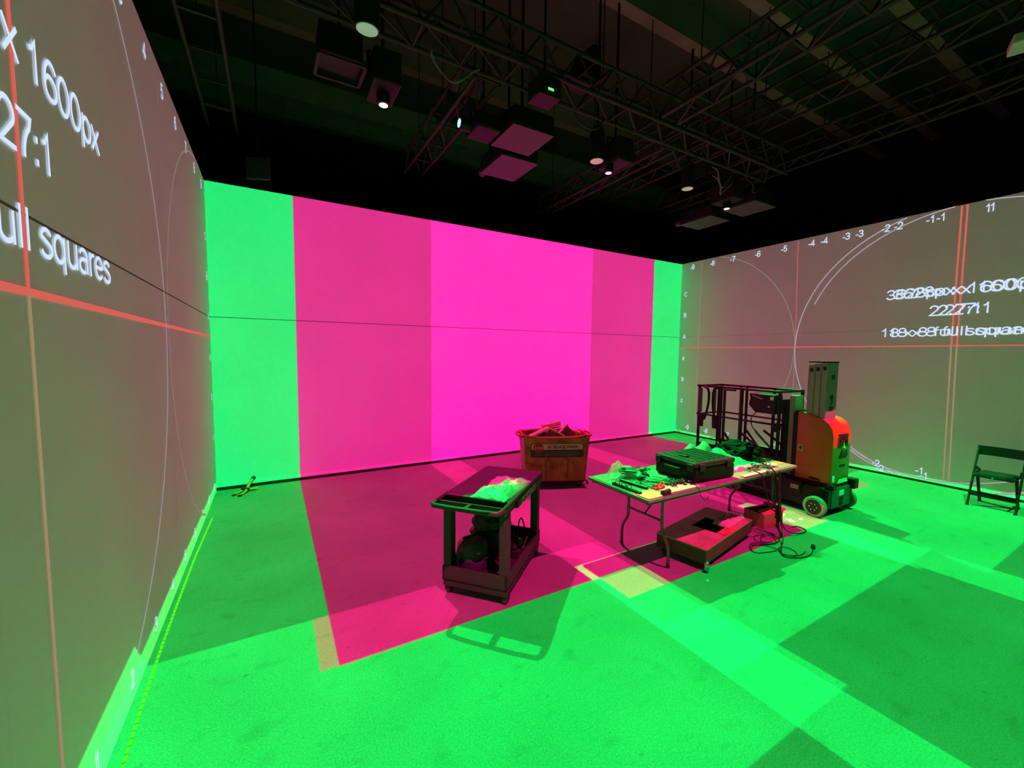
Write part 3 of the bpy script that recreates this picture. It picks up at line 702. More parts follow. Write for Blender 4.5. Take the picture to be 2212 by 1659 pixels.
for y0, y1, z0, z1 in ((.10, .17, .075, .082), (.11, .16, .095, .100), (.02, .07, .085, .092), (-.02, .04, .108, .112)):
    MB().box((-.3012, -y1, z0), (-.2995, -y0, z1)).build('print_line', pr, case)
for k in range(4): MB().box((-.3012, -.01-.022*k-.008, .042), (-.2995, -.01-.022*k, .072)).build('care_mark', pr, case)

# cloth, bags, pads and tools on the table; everything keeps its own object
def heap_fn(a, f, sd, peaks=()):
    def h(u, v):
        e = min(1, min(u, 1-u)/.10) * min(1, min(v, 1-v)/.10); e = max(e, 0)**.6
        r = 0
        for pu, pv, ph, pw in peaks: r = max(r, ph*math.exp(-(((u-pu)/pw)**2+((v-pv)/pw)**2)))
        n = mn.noise(Vector((u*f, v*f, sd))); n2 = abs(mn.noise(Vector((u*f*1.9, v*f*1.9, sd+5))))
        return .003 + e*(a*(.5+.5*n+.6*n2)+r)
    return h
tag(MB().drape(4.15, 4.66, 2.60, 3.26, heap_fn(.085, 3.0, 4, ((.42, .66, .19, .17), (.25, .86, .13, .18), (.60, .50, .11, .26), (.30, .45, .09, .22), (.80, .35, .05, .2))), TT, 44).build('cotton_cloth', white_cloth, None, True), 'crumpled white cloth heaped behind the black hard case', 'cloth')
t = thing('duffel_bag', 'slumped black bag behind the white cloth at the far table end', 'bag', (4.95, 2.99, TT))
MB().blob((0, 0, .075), (.235, .23, .13), 4, .45, 3.4, 12, 0.0).build('body', mat('matt_black_nylon', (.006, .006, .0065), .8, bump=.3, scale=20), t, True)
MB().tube([(-.14, -.10, .13), (-.05, -.13, .21), (.08, -.10, .20), (.15, -.04, .13)], .012, 8, 2).build('carry_handle', black_fabric, t, True)
MB().tube([(-.20, .08, .12), (-.22, .12, .19), (-.14, .18, .18), (-.10, .2, .12)], .010, 8, 2).build('strap', dusty, t, True)
tag(MB().drape(3.08, 3.56, 2.447, 2.76, lambda u, v: .006 + .016*max(0, 1-v/.28) + .002*mn.noise(Vector((u*7, v*7, 1))), TT, 24).build('padded_mat', mat('quilted_white_pad', (.30, .30, .31), .9, bump=.2, scale=30), None, True), 'white padded mat with a thick front edge before the hard case', 'mat')
tag(MB().drape(3.02, 3.55, 2.80, 3.20, lambda u, v: .005 + .003*mn.noise(Vector((u*5, v*5, 3))), TT, 16).build('padded_mat', mat('white_pad_sheet', (.33, .36, .34), .9), None, True), 'thin white sheet lying under the tools and clips at the back', 'mat')
tag(MB().drape(4.20, 4.72, 2.447, 2.495, lambda u, v: .008 + .004*mn.noise(Vector((u*6, v*3, 2))), TT, 16).build('padded_mat', white_cloth, None, True), 'strip of white padding on the near edge below the white cloth', 'mat')
t = thing('rolled_tube', 'short dark tube end poking from the white padded mat corner', 'tube', (3.045, 2.478, TT), radians(8))
MB().lathe([(.010, -.055), (.022, -.052), (.022, .05), (.016, .055)], (0, 0, .0225), 18, Matrix.Rotation(pi/2, 4, 'Y')).build('sleeve', black_plastic, t, True)
tag(MB().box((2.80, 2.455, TT), (3.00, 2.60, TT+.003)).build('card_sheet', mat('tan_card', (.40, .31, .14), .8, var=.25, scale=25)), 'tan card lying on the corner of the table nearest the cart', 'card')
tag(MB().box((5.02, 2.56, TT), (5.21, 2.80, TT+.003)).build('card_sheet', mat('brown_card', (.36, .19, .07), .8, var=.2, scale=20)), 'brown card lying at the table end next to the lift', 'card')
for k, (p, q, lab) in enumerate((((2.835, 2.93), (2.842, 2.585), 'black metal bar lying along the short edge of the table'), ((2.965, 2.965), (3.005, 2.655), 'black metal bar with a bright top further in from the short edge'))):
    t = thing('metal_bar', lab, 'bar', ((p[0]+q[0])/2, (p[1]+q[1])/2, TT), atan2(q[1]-p[1], q[0]-p[0]), 'black bars on the table')
    ln = sqrt((p[0]-q[0])**2+(p[1]-q[1])**2)
    MB().box((-ln/2, -.017, 0), (ln/2, .017, .020), .003).build('rail', black_metal, t)
    MB().box((-ln/2+.01, -.007, .0195), (ln/2-.01, .007, .024)).build('top_strip', grey_steel if k == 0 else mat('pale_strip', (.4, .42, .4), .4), t)
    if k == 0:
        for x in (-.13, -.05, .02): MB().tube([(x, -.012, .02), (x, -.012, .045), (x+.03, .012, .045), (x+.03, .012, .02)], .004, 6, 1).build('clip', grey_steel, t, True)
# clear bag with a coil inside
t = thing('clear_bag', 'clear plastic bag holding a coiled cable at the table corner near the bin', 'bag', (3.12, 3.045, TT), radians(-35))
b = MB()
for k in range(4): b.tube([(.02+cos(a*.42)*(.07+.008*k), sin(a*.42)*(.07+.008*k), .016+.020*k+.006*sin(a*1.3)) for a in range(15)], .0075, 6, 0, True)
b.build('coil', mat('grey_green_cable', (.10, .13, .12), .5), t, True)
MB().box((-.05, -.03, .088), (.05, .04, .108), .006).build('connector_box', mat('pale_fitting', (.30, .34, .32), .5), t)
MB().drape(-.17, .17, -.13, .13, heap_fn(.055, 4.5, 8, ((.25, .6, .11, .25), (.6, .4, .06, .3))), .0012, 26).build('film', clear_film, t, True)
# clips and tools
def clip_heap(name, label, cat, x, y, n, spread, r, m, sd, tie=.0):
    t = thing(name, label, cat, (x, y, TT)); rr = random.Random(sd); b = MB()
    for i in range(n):
        a = rr.uniform(0, 2*pi); cx, cy_ = rr.gauss(0, spread*.5), rr.gauss(0, spread*.28); z = r+rr.uniform(0, .03); l = rr.uniform(.018, .035)
        b.tube([(cx+l*cos(q*1.05+a), cy_+l*.6*sin(q*1.05+a), z+.006*sin(q*2+a)) for q in range(6)], r, 6, 1, True)
    b.build('links', m, t, True)
    return t
clip_heap('chain_pile', 'heap of black chain links on the white padded mat', 'chain', 3.38, 2.64, 34, .14, .0048, black_metal, 3)
clip_heap('carabiner_heap', 'loose grey clips scattered on the sheet beside the hard case', 'clips', 3.40, 3.10, 14, .12, .004, grey_steel, 5)
t = clip_heap('cable_ties', 'bundle of red straps at the near edge of the table', 'straps', 3.145, 2.63, 16, .075, .006, mat('red_strap', (.50, .02, .015), .5), 9)
MB().blob((0, 0, .012), (.055, .035, .02), 3, .5, 4, 3, 0.0).build('knot', MATS['red_strap'], t, True)
def spring_clip(t, s=1.0):
    MB().prism([(-.06*s, 0), (.06*s, 0), (.075*s, .018*s), (.02*s, .036*s), (-.05*s, .04*s), (-.07*s, .02*s)], 1, -.016*s, .016*s, .004).build('body', black_plastic, t)
    MB().cyl((.0, -.022*s, .030*s), (0, .022*s, .030*s), .012*s).build('pivot', black_metal, t, True)
spring_clip(thing('grip_clip', 'black clip lying beside the clear bag with the coil', 'clip', (3.295, 2.955, TT), radians(70), 'black clips on the table'), 1.1)
spring_clip(thing('grip_clip', 'black clip lying before the long side of the clear bag', 'clip', (3.165, 2.875, TT+.0085), radians(20), 'black clips on the table'), 1.0)
rr = random.Random(21)
kinds = ['spanner', 'screwdriver', 'pliers', 'hex_key']
tool_lab = ['with the open jaw toward the clear bag', 'lying nearest the two black bars', 'lying across the middle of the tool spread', 'lying closest to the red straps', 'beside the black chain heap', 'lying nearest the hard case', 'at the far side of the tool spread', 'between the black clips and the bars', 'partly over another tool near the middle', 'lying by the white padded mat', 'at the side of the spread toward the bin', 'on the back sheet by the loose clips']
tool_pale = mat('pale_tool_grip', (.42, .46, .42), .5)
for i in range(12):
    x = 3.09 + .09*(i % 4) + rr.uniform(-.015, .015); y = 2.71 + .075*(i//4) + rr.uniform(-.01, .01); k = kinds[i % 4]; rz = radians(-60 + rr.uniform(-25, 25))
    t = thing(k, '%s %s' % ({'spanner': 'steel spanner', 'screwdriver': 'pale handled screwdriver', 'pliers': 'grey pliers', 'hex_key': 'small steel hex key'}[k], tool_lab[i]), k.replace('_', ' '), (x, y, TT+(.024 if y < 2.77 else .010)), rz, 'hand tools spread on the table')
    if k == 'spanner':
        MB().box((-.06, -.007, 0), (.06, .007, .006), .002).build('shank', tool_steel, t)
        MB().prism([(.055, -.012), (.09, -.02), (.095, -.008), (.08, -.006), (.08, .006), (.095, .008), (.09, .02), (.055, .012)], 2, 0, .007).build('jaw', tool_steel, t)
        MB().tube([(-.07+.012*cos(a*.785), .012*sin(a*.785), .0035) for a in range(8)], .0035, 6, 0, True).build('ring', tool_steel, t, True)
    elif k == 'screwdriver': 
        MB().lathe([(.005, -.05), (.011, -.04), (.011, .02), (.007, .035)], (0, 0, .0112), 12, Matrix.Rotation(pi/2, 4, 'Y')).build('handle', tool_pale, t, True); MB().cyl((.03, 0, .0112), (.11, 0, .010), .003, seg=8).build('blade', tool_steel, t, True)
    elif k == 'pliers':
        for s in (1, -1):
            MB().tube([(0, .004*s, .009), (-.04, .015*s, .009), (-.09, .016*s, .009)], .0065, 8, 1).build('handle', tool_pale, t, True)
            MB().tube([(-.004, -.002*s, .009), (.02, .006*s, .009), (.045, .001*s, .009)], .005, 6).build('jaw', tool_steel, t, True)
    else: MB().tube([(-.05, 0, .004), (.04, 0, .004), (.05, .01, .004), (.05, .035, .004)], .0035, 6, 1).build('bar', tool_steel, t, True)
# tangle at the lift end: cables, small bags and fittings
rr = random.Random(8)
def cable(name, label, pts, r, m, group=None): return tag(MB().tube(pts, r, 6, 3).build(name, m, None, True), label, 'cable', group)
cab = mat('black_cable', (.009, .009, .009), .5)
ends = ['ending by the white cloth', 'ending nearest the brown card', 'passing under the small clear bag', 'crossing over the near table edge strip', 'looped closest to the black bag', 'running beside the paper tag']
for i in range(6):
    x, y = 4.52+.08*i, 2.56+.02*(i % 3); pts = [(x+rr.uniform(-.12, .12), y+rr.uniform(-.06, .10), TT+.008+.008*i+rr.uniform(0, .006)) for _ in range(7)]
    cable('cable', 'black cable tangled on the table end, %s' % ends[i], pts, .0052, cab if i % 3 else mat('grey_cable', (.09, .095, .095), .5), 'cables tangled on the table end')
tag(MB().drape(4.66, 4.86, 2.62, 2.78, heap_fn(.035, 4, 3), TT, 18).build('fabric_pouch', mat('pale_green_pouch', (.30, .34, .31), .8), None, True), 'pale pouch lying in front of the slumped black bag', 'pouch')
tag(MB().drape(4.93, 5.12, 2.72, 2.86, heap_fn(.05, 5, 6), TT, 18).build('clear_pouch', clear_film, None, True), 'small clear plastic bag beside the brown card', 'bag')
tag(MB().drape(4.88, 5.00, 2.53, 2.66, heap_fn(.03, 5, 16), TT, 14).build('paper_tag', white_paper, None, True), 'crumpled paper tag on the near edge by the brown card', 'paper')
for i, (x, y, rz, lab) in enumerate(((4.74, 2.86, .4, 'flat silver tool at the foot of the black bag'), (4.83, 2.56, -.5, 'flat silver tool at the near edge past the white cloth'), (5.06, 3.0, .9, 'flat silver tool at the lift end behind the clear bag'))):
    t = thing('pry_bar', lab, 'tool', (x, y, TT+(.03 if i == 0 else .012)), rz, 'flat silver tools on the table end'); MB().bar((-.09, 0, .004), (.07, 0, .004), .02, .006).build('blade', tool_steel, t); MB().bar((.06, 0, .007), (.12, 0, .007), .026, .014, .004).build('handle', tool_pale, t)
# cables hanging from the table edge to the floor
fall = [((4.46, 2.52, TT+.006), (4.47, 2.425, TT+.002), (4.49, 2.405, .62), (4.60, 2.40, .34), (4.68, 2.42, .26)), ]
hx = 4.80
def hang(label, top, mids, r=.0055): return cable('hanging_cable', label, [top] + mids, r, cab, 'cables hanging off the table')
hang('black cable hanging straight from the knot down to the floor', (4.63, 2.50, TT+.04), [(4.64, 2.42, TT+.03), (4.66, 2.385, .65), (4.70, 2.39, .42), (4.76, 2.40, .20), (4.80, 2.36, .03), (4.60, 2.30, .008), (4.35, 2.42, .008)])
hang('black cable making the widest loop over the floor to the plug', (4.66, 2.50, TT+.06), [(4.68, 2.41, TT+.04), (4.74, 2.38, .55), (4.78, 2.39, .30), (4.74, 2.30, .06), (4.48, 2.20, .007), (4.35, 2.10, .007), (4.60, 1.98, .007), (4.84, 2.06, .007)])
hang('black cable looping out past the cardboard box', (4.70, 2.50, TT+.03), [(4.71, 2.41, TT+.02), (4.80, 2.385, .50), (4.86, 2.40, .12), (4.98, 2.33, .02), (5.28, 2.30, .007), (5.34, 2.44, .007), (5.24, 2.47, .007)])
hang('black cable slung in a short loop below the table edge', (4.46, 2.50, TT+.02), [(4.46, 2.41, TT+.012), (4.50, 2.39, .58), (4.62, 2.39, .36), (4.70, 2.37, .45), (4.70, 2.36, .66), (4.66, 2.36, .70)])
hang('thin wire drooping below the edge beside the hard case', (3.42, 2.50, TT+.035), [(3.43, 2.43, TT+.03), (3.44, 2.40, .68), (3.50, 2.39, .645), (3.55, 2.40, .68)], .0028)
t = thing('plug', 'dark plug at the end of the long cable on the floor', 'plug', (4.875, 2.078, 0), radians(28)); MB().box((-.04, -.018, 0), (.03, .018, .03), .008).build('body', black_plastic, t); MB().cyl((.03, .006, .015), (.05, .006, .015), .003).cyl((.03, -.006, .015), (.05, -.006, .015), .003).build('prongs', chrome, t, True)
t = thing('cable_bundle', 'dark gathered knot of cables hung below the table edge', 'cable', (4.80, 2.40, .0))
MB().blob((0, 0, .27), (.03, .03, .09), 3, .5, 4, 6).build('knot', black_fabric, t, True)
MB().tube([(0, 0, .20), (-.02, -.01, .12), (.02, -.03, .05), (.06, -.02, .008)], .012, 8, 2).build('tail', black_fabric, t, True); MB().tube([(-.06, -.015, TT+.01), (-.06, -.02, .68), (-.02, -.01, .45), (0, 0, .33)], .011, 8, 2).build('lead', rubber, t, True)
t = thing('blue_tape_roll', 'small pale blue knob where the cables leave the table edge', 'tape', (4.625, 2.432, TT)); MB().lathe([(.016, 0), (.030, .003), (.030, .022), (.016, .026)], (0, .0, 0), 18).build('roll', mat('pale_blue_tape', (.16, .17, .32), .6), t, True)

# ------------------------------------------------------------------ wooden box on casters, cardboard box, scraps
crate = thing('wooden_platform', 'brown wooden platform box on casters under the table with a cutout', 'box', (3.455, 2.335, 0), radians(11))
# box frame: +x along the long side, +y across; origin at the near corner
wood = mat('stained_ply', (.28, .20, .145), .65, var=.25, scale=5); shaded_side = mat('shaded_ply_side', (.065, .045, .032), .7, var=.25, scale=6); edge_w = mat('ply_edge', (.34, .24, .13), .7, var=.2, scale=30)
Lx, Wy, z0, z1 = 1.12, .50, .055, .20
b = MB()
hole = (.45, .80, .10, .36)
for lo, hi in (((0, 0), (hole[0], Wy)), ((hole[1], 0), (Lx, Wy)), ((hole[0], 0), (hole[1], hole[2])), ((hole[0], hole[3]), (hole[1], Wy))): b.box((lo[0], lo[1], z1-.014), (hi[0], hi[1], z1))
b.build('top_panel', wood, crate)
MB().box((.0, .0, z0), (Lx, .018, z1-.0145)).build('side_panel', shaded_side, crate); MB().box((0, Wy-.018, z0), (Lx, Wy, z1-.0145)).build('side_panel', shaded_side, crate)  # side and end panels: shade put into a darker ply colour
MB().box((0, .0185, z0), (.018, Wy-.0185, z1-.0145)).build('end_panel', shaded_side, crate); MB().box((Lx-.018, .0185, z0), (Lx, Wy-.0185, z1-.0145)).build('end_panel', shaded_side, crate)
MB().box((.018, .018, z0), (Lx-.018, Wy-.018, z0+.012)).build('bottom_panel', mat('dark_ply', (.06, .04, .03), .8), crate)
MB().box((-.004, -.004, z1-.013), (Lx+.004, .0, z1-.001)).box((-.004, 0, z1-.013), (0, Wy, z1-.001)).build('edge_strip', edge_w, crate)
for x in (.05, Lx-.05):
    for y in (.05, Wy-.05):
        f = MB().box((x-.025, y-.02, .05), (x+.025, y+.02, .056)).box((x-.014, y-.018, .02), (x+.02, y-.014, .052)).box((x-.014, y+.014, .02), (x+.02, y+.018, .052)).build('caster', grey_steel, crate)
        MB().lathe([(.01, -.012), (.024, -.012), (.026, 0), (.024, .012), (.01, .012)], (x+.004, y, .026), 16, Matrix.Rotation(pi/2, 4, 'X')).build('wheel', rubber, f, True)
MB().blob((-.02, -.02, .05), (.026, .026, .05), 3, .05).build('corner_guard', chrome, crate, True)
hole_m = mat('drilled_dark', (.02, .012, .01), .9); b = MB()
for k in range(5): b.cyl((.045+.035*(k % 3), .06+.05*(k//3)+.01*(k % 2), z1), (.045+.035*(k % 3), .06+.05*(k//3)+.01*(k % 2), z1+.0006), .006, seg=10)
b.build('screw_holes', hole_m, crate)
def on_crate(x, y): c, s = cos(radians(11)), sin(radians(11)); return 3.455+c*x-s*y, 2.335+s*x+c*y
px, py = on_crate(.86, .15)
t = thing('paper_wrap', 'torn crumpled paper lying on the wooden platform box', 'paper', (px, py, z1), radians(11))
MB().drape(-.20, .22, -.10, .08, crumple(.055, 5, 6), .0, 22).build('sheet', mat('pink_grey_paper', (.42, .34, .30), .9), t, True)
px, py = on_crate(.60, .048)
tag(MB().box((-.15, -.045, 0), (.15, .045, .006)).build('offcut_board', mat('orange_brown_offcut', (.36, .12, .05), .7, var=.4, scale=12), None, False, (px, py, z1+.0003), (0, 0, radians(11))), 'thin reddish offcut lying on the platform beside its cutout', 'board')
t = thing('cardboard_box', 'open cardboard box on the floor between the table and the lift', 'box', (5.06, 2.70, 0), radians(-8))
cb = mat('brown_cardboard', (.33, .16, .095), .8, var=.15, scale=8)
MB().box((-.16, -.13, 0), (.16, -.124, .17)).box((-.16, .124, 0), (.16, .13, .17)).box((-.16, -.124, 0), (-.154, .124, .17)).box((.154, -.124, 0), (.16, .124, .17)).box((-.154, -.124, 0), (.154, .124, .005)).build('carton', cb, t)
b = MB(); b.quad((-.16, -.13, .17), (.16, -.13, .17), (.17, -.02, .205), (-.15, -.03, .195)); b.quad((.16, .13, .17), (-.16, .13, .17), (-.15, .05, .20), (.15, .05, .19)); 
fl = b.build('flap', cb, t); md = fl.modifiers.new('card', 'SOLIDIFY'); md.thickness = .005
b = MB(); b.quad((.16, -.13, .17), (.16, .13, .17), (.21, .14, .20), (.215, -.13, .195)); fl = b.build('flap', cb, t); md = fl.modifiers.new('card', 'SOLIDIFY'); md.thickness = .005
scr = mat('pale_scrap', (.50, .52, .46), .8)
for i, (x, y, s, rz, lab) in enumerate(((5.52, 2.75, .17, .3, 'largest pale paper scrap on the floor beside the lift chassis'), (5.44, 2.58, .11, .9, 'torn pale scrap on the floor past the cardboard box'), (5.60, 2.54, .06, .2, 'small pale scrap nearest the lift wheel'), (3.31, 2.213, .030, .5, 'tiny white scrap alone on the green floor before the platform box'))):
    tag(MB().drape(-s/2, s/2, -s*.32, s*.32, crumple(.010 if s > .05 else .004, 5, 3+i), .0, 12).build('paper_scrap', scr, None, True, (x, y, 0), (0, 0, rz)), lab, 'paper', 'paper scraps on the floor')
rr = random.Random(5)
for i, (x, y, lab) in enumerate(((4.36, 2.32, 'thin black cable loops on the floor by the platform box end'), (4.62, 2.42, 'thin black cable loops on the floor under the hanging knot'), (4.55, 2.17, 'thin black cable loops on the floor before the platform box'))):
    pts = [(x+.13*cos(k*1.1+i)+rr.uniform(-.05, .05), y+.10*sin(k*1.1+i)+rr.uniform(-.04, .04), .005+.0035*(k % 3)) for k in range(10)]
    cable('floor_cable', lab, pts, .0036, cab, 'loose cable loops under the table')

# ------------------------------------------------------------------ folding chair facing the table
chair = thing('folding_chair', 'black folding chair standing alone near the far side wall', 'chair', (8.40, 1.49, 0), radians(180))
cb_ = mat('black_resin', (.008, .008, .0085), .55, spec=.2)
# local: +x is where the sitter faces (camera side), y across
for s in (-1, 1):
    leg = MB().bar((.165, s*.215, .01), (-.165, s*.215, .79), .020, .036, .004, (1, 0, 0)).build('front_leg', cb_, chair)
    MB().box((.145, s*.215-.013, 0), (.185, s*.215+.013, .02)).build('foot_cap', rubber, leg)
    leg = MB().bar((-.205, s*.175, .01), (.03, s*.175, .475), .026, .044, .004, (1, 0, 0)).build('rear_leg', cb_, chair)
    MB().box((-.228, s*.175-.016, 0), (-.184, s*.175+.016, .02)).build('foot_cap', rubber, leg)
    MB().bar((-.20, s*.196, .44), (-.03, s*.196, .50), .014, .05, .004).build('hinge_arm', cb_, chair)
seat = MB().box((-.19, -.185, .415), (.20, .185, .45), .012, 2).build('seat', cb_, chair)
MB().box((-.16, -.155, .449), (.17, .155, .462), .006).build('seat_pad', mat('black_vinyl', (.010, .010, .010), .5, spec=.3), seat)
MB().cyl((.195, 0, .43), (.205, 0, .43), .010).build('bolt', chrome, chair, True)
b = MB()
n = 8
for k in range(n):
    y0, y1 = -.225+.45*k/n, -.225+.45*(k+1)/n; f = lambda y: -.145-.03*(1-(y/.225)**2)
    b.bar((f(y0), y0, .735), (f(y1), y1, .735), .016, .125)
b.build('back_rest', cb_, chair)
MB().bar((.105, -.21, .15), (.105, .21, .15), .016, .03).build('front_stretcher', cb_, chair)
MB().bar((-.15, -.17, .12), (-.15, .17, .12), .016, .055).build('rear_stretcher', cb_, chair)

# ------------------------------------------------------------------ mast lift
lift = thing('mast_lift', 'orange and black personnel lift with a railed platform', 'lift', (6.25, 2.40, 0), radians(-2))
chas = mat('lift_black_steel', (.009, .0085, .009), .5, spec=.25); orange_p = mat('lift_orange_paint', (.50, .105, .012), .38, var=.06, spec=.5)
alu = mat('mast_aluminium', (.25, .25, .235), .45, .2, var=.08, scale=3)
# local: +y toward the platform end, x across
b = MB(); b.box((-.30, .05, .075), (.30, 1.42, .36), .02); b.box((-.33, .30, .22), (.33, 1.30, .385), .02); b.box((-.25, .03, .30), (.27, .56, .40), .015)
b.build('chassis', chas, lift)
for x, y in ((-.385, .10), (.355, .10), (-.30, 1.22), (.30, 1.22)):
    r = .128 if y < .5 else .10; s = 1 if x > 0 else -1
    wh = MB().lathe([(r*.55, -.036), (r*.9, -.036), (r, -.026), (r, .026), (r*.9, .036), (r*.55, .036)], (x, y, r), 36, Matrix.Rotation(pi/2, 4, 'Y')).build('wheel', mat('grey_solid_tyre', (.16, .145, .14), .7), lift, True)
    MB().lathe([(.01, -.041), (r*.70, -.040), (r*.70, .040), (.01, .041)], (x, y, r), 28, Matrix.Rotation(pi/2, 4, 'Y')).build('hub', chas, wh, True)
    b = MB()
    for k in range(6): a = 2*pi*k/6; b.cyl((x+s*.039, y+.042*cos(a), r+.042*sin(a)), (x+s*.047, y+.042*cos(a), r+.042*sin(a)), .007, seg=8)
    b.build('wheel_bolts', chrome, wh, True)
panel = MB().box((-.22, -.005, .095), (.235, .045, .345), .006).build('rear_panel', mat('rear_panel_grey', (.05, .052, .052), .45, spec=.3), lift)
MB().box((-.03, -.008, .115), (.055, -.004, .225)).build('socket_recess', blk, panel); MB().box((-.05, -.008, .245), (.07, -.004, .315)).build('warning_label', white_paper, panel)
MB().box((-.295, .0, .10), (-.225, .05, .34), .008).build('corner_post', chas, lift); MB().box((.24, .0, .10), (.30, .05, .34), .008).build('corner_post', chas, lift)
MB().box((-.245, -.03, .335), (-.175, .08, .40), .01).build('bumper', chas, lift); MB().box((.235, -.05, .30), (.345, .06, .43), .012).build('bumper', chas, lift)
MB().box((-.3335, .33, .27), (-.330, .43, .325)).build('side_label', mat('faded_label', (.40, .22, .22), .7), lift)
# cowl: side profile extruded across, with raised border and rear window
prof = [(.02, .395), (.02, 1.00), (.035, 1.09), (.075, 1.165), (.14, 1.215), (.30, 1.262), (.42, 1.285), (.455, 1.27), (.465, 1.22), (.465, .395)]
cowl = MB().prism(prof, 0, -.215, .225, .012).build('cowl', orange_p, lift, True)
MB().prism([(.445, .40), (.445, 1.285), (.475, 1.29), (.50, 1.26), (.50, .40)], 0, -.222, .232, .006).build('cowl_edge', chas, lift)
MB().box((-.105, .012, .868), (.155, .03, .882)).box((-.105, .012, .868), (-.092, .03, 1.0)).build('window_border', mat('red_cowl_trim', (.40, .035, .02), .4), cowl)
MB().box((-.085, .012, .885), (.135, .04, 1.03), .004).build('rear_window', mat('dark_opening', (.012, .010, .010), .4), cowl)
MB().tube([(-.07, .008, .90), (-.03, .004, .965), (.0, .006, .93), (.05, .004, .99), (.09, .006, .92)], .008, 6, 1).build('window_wires', mat('dull_red_wire', (.05, .015, .012), .6), cowl, True)
MB().lathe([(.026, 0), (.013, .02), (.007, .055), (.004, .075)], (.03, .0125, .855), 14).build('key_switch', mat('yellow_switch', (.55, .40, .05), .5), cowl, True)
lettering('JLG', .20, .085, plane_M((.03, .0165, .735), (1, 0, 0), (0, 0, 1)), chas, cowl, 'lettering', .003, .28, .18)
MB().box((-.03, .014, .605), (.10, .021, .635), .003).build('vent_slot', blk, cowl)
MB().box((-.20, .013, .43), (-.145, .021, .51)).build('warning_label', white_paper, cowl); 
M = plane_M((.045, .018, .425), (1, 0, 0), (0, 0, 1)); flat([(-.12, -.028), (.15, -.028), (.12, .028), (-.08, .028)], M @ Matrix.Translation((0, 0, .004)), mat('pale_decal', (.55, .58, .5), .6), 'rear_decal', cowl)
MB().box((-.2185, .36, .76), (-.2145, .42, .85)).build('side_label', mat('cream_label', (.5, .36, .24), .7), cowl); MB().box((-.2195, .376, .785), (-.2180, .404, .822)).build('label_mark', chas, cowl)
MB().box((-.2165, .05, .585), (-.2145, .44, .590)).build('panel_joint', mat('joint_line', (.30, .16, .06), .6), cowl)
MB().prism([(.13, .0), (.28, .0), (.26, .03), (.16, .028)], 0, -.2165, -.2145).build('small_print', chas, cowl).location = (0, 0, .42)
# mast: four nested aluminium columns, the last one carries the platform
for k in range(3):
    MB().box((-.195, .14+.075*k, .40), (.065, .208+.075*k, 1.93-.012*k), .006).box((-.198, .203+.075*k, 1.25), (-.19, .209+.075*k, 1.90)).build('mast_section', alu, lift)
b = MB()
for k in range(3): b.box((-.1975, .155+.075*k, 1.835-.012*k), (-.1945, .193+.075*k, 1.885-.012*k))
b.build('section_marks', chas, lift)
MB().box((-.20, .135, 1.9305), (.07, .365, 1.948), .004).build('mast_cap', chas, lift)
lettering('5', .05, .10, plane_M((-.06, .1395, 1.40), (1, 0, 0), (0, 0, 1)), chas, lift, 'lettering', .0012, .24)
MB().box((-.11, .1375, 1.315), (-.02, .1405, 1.375)).build('mast_label', chas, lift); MB().box((-.10, .1375, 1.46), (-.03, .1405, 1.52)).build('mast_label', chas, lift); MB().box((-.09, .1375, 1.72), (-.02, .1405, 1.78)).build('mast_label', chas, lift)
MB().box((-.19, .50, .40), (.0, .575, 1.48), .006).build('platform_mast', alu, lift)
MB().box((-.21, .575, .42), (.02, .66, 1.42), .01).build('carriage', chas, lift)
# platform
PX0, PX1, PY0, PY1, PZ = -.285, .30, .64, 1.94, .50
plat = MB().box((PX0, PY0, PZ-.06), (PX1, PY1, PZ), .006).box((PX0, PY0, PZ), (PX0+.012, PY1, PZ+.10)).box((PX1-.012, PY0, PZ), (PX1, PY1, PZ+.10)).build('platform_deck', chas, lift)
rz0 = 1.52
def rail(p, q, w=.032, name='rail'): return MB().bar(p, q, w, w, .006).build(name, chas, lift)
for x in (PX0+.016, PX1-.016):
    rail((x, PY0, rz0), (x, PY1+.03, rz0)); rail((x, PY0, 1.06), (x, PY1+.03, 1.06), .026, 'mid_rail')
    for y in (PY0+.02, 1.20 if x < 0 else 1.05, PY1-.015): MB().bar((x, y, PZ), (x, y, rz0), .036, .036, .006).build('post', chas, lift)
    MB().bar((x, 1.48, PZ), (x, 1.48, rz0), .034, .034, .006).build('post', chas, lift); MB().bar((x, 1.58, PZ), (x, 1.58, rz0), .030, .030, .006).build('post', chas, lift)
    MB().bar((x, 1.46, .82), (x, 1.22, PZ+.04), .026, .026).build('brace', chas, lift); MB().bar((x, 1.18, .86), (x, .68, PZ+.05), .028, .028).build('brace', chas, lift)
for y in (PY0+.02, PY1-.015): rail((PX0, y, rz0), (PX1, y, rz0)); rail((PX0, y, 1.06), (PX1, y, 1.06), .026, 'mid_rail')
x = PX0+.005
for y0, y1 in ((1.86, 1.73), (1.61, 1.66)):
    MB().tube([(x, y0-.02, rz0-.01), (x-.02, y1, rz0-.04), (x-.02, y1, 1.22), (x, (y0*2+y1)/3, .98)], .018, 8, 1).build('gate_handle', chas, lift, True)
    MB().prism([(y0-.02, .86), (y0+.05, .86), (y0+.06, 1.06), (y0-.03, 1.06)], 0, x-.012, x+.014).build('gate_hinge', chas, lift)
    MB().box((x-.018, y0+.01, 1.10), (x+.010, y0+.055, 1.48)).build('gate_post', mat('worn_grey_tube', (.075, .070, .072), .5), lift)
MB().box((PX0-.01, 1.30, 1.475), (PX0+.03, 1.50, 1.515), .006).build('rail_sleeve', mat('worn_grey_tube', (.075, .070, .072), .5), lift)
box_ = MB().prism([(.72, 1.20), (1.00, 1.20), (1.10, 1.30), (1.08, 1.40), (1.10, 1.47), (.72, 1.47)], 0, PX0+.02, PX0+.20, .01).build('control_box', black_plastic, lift)
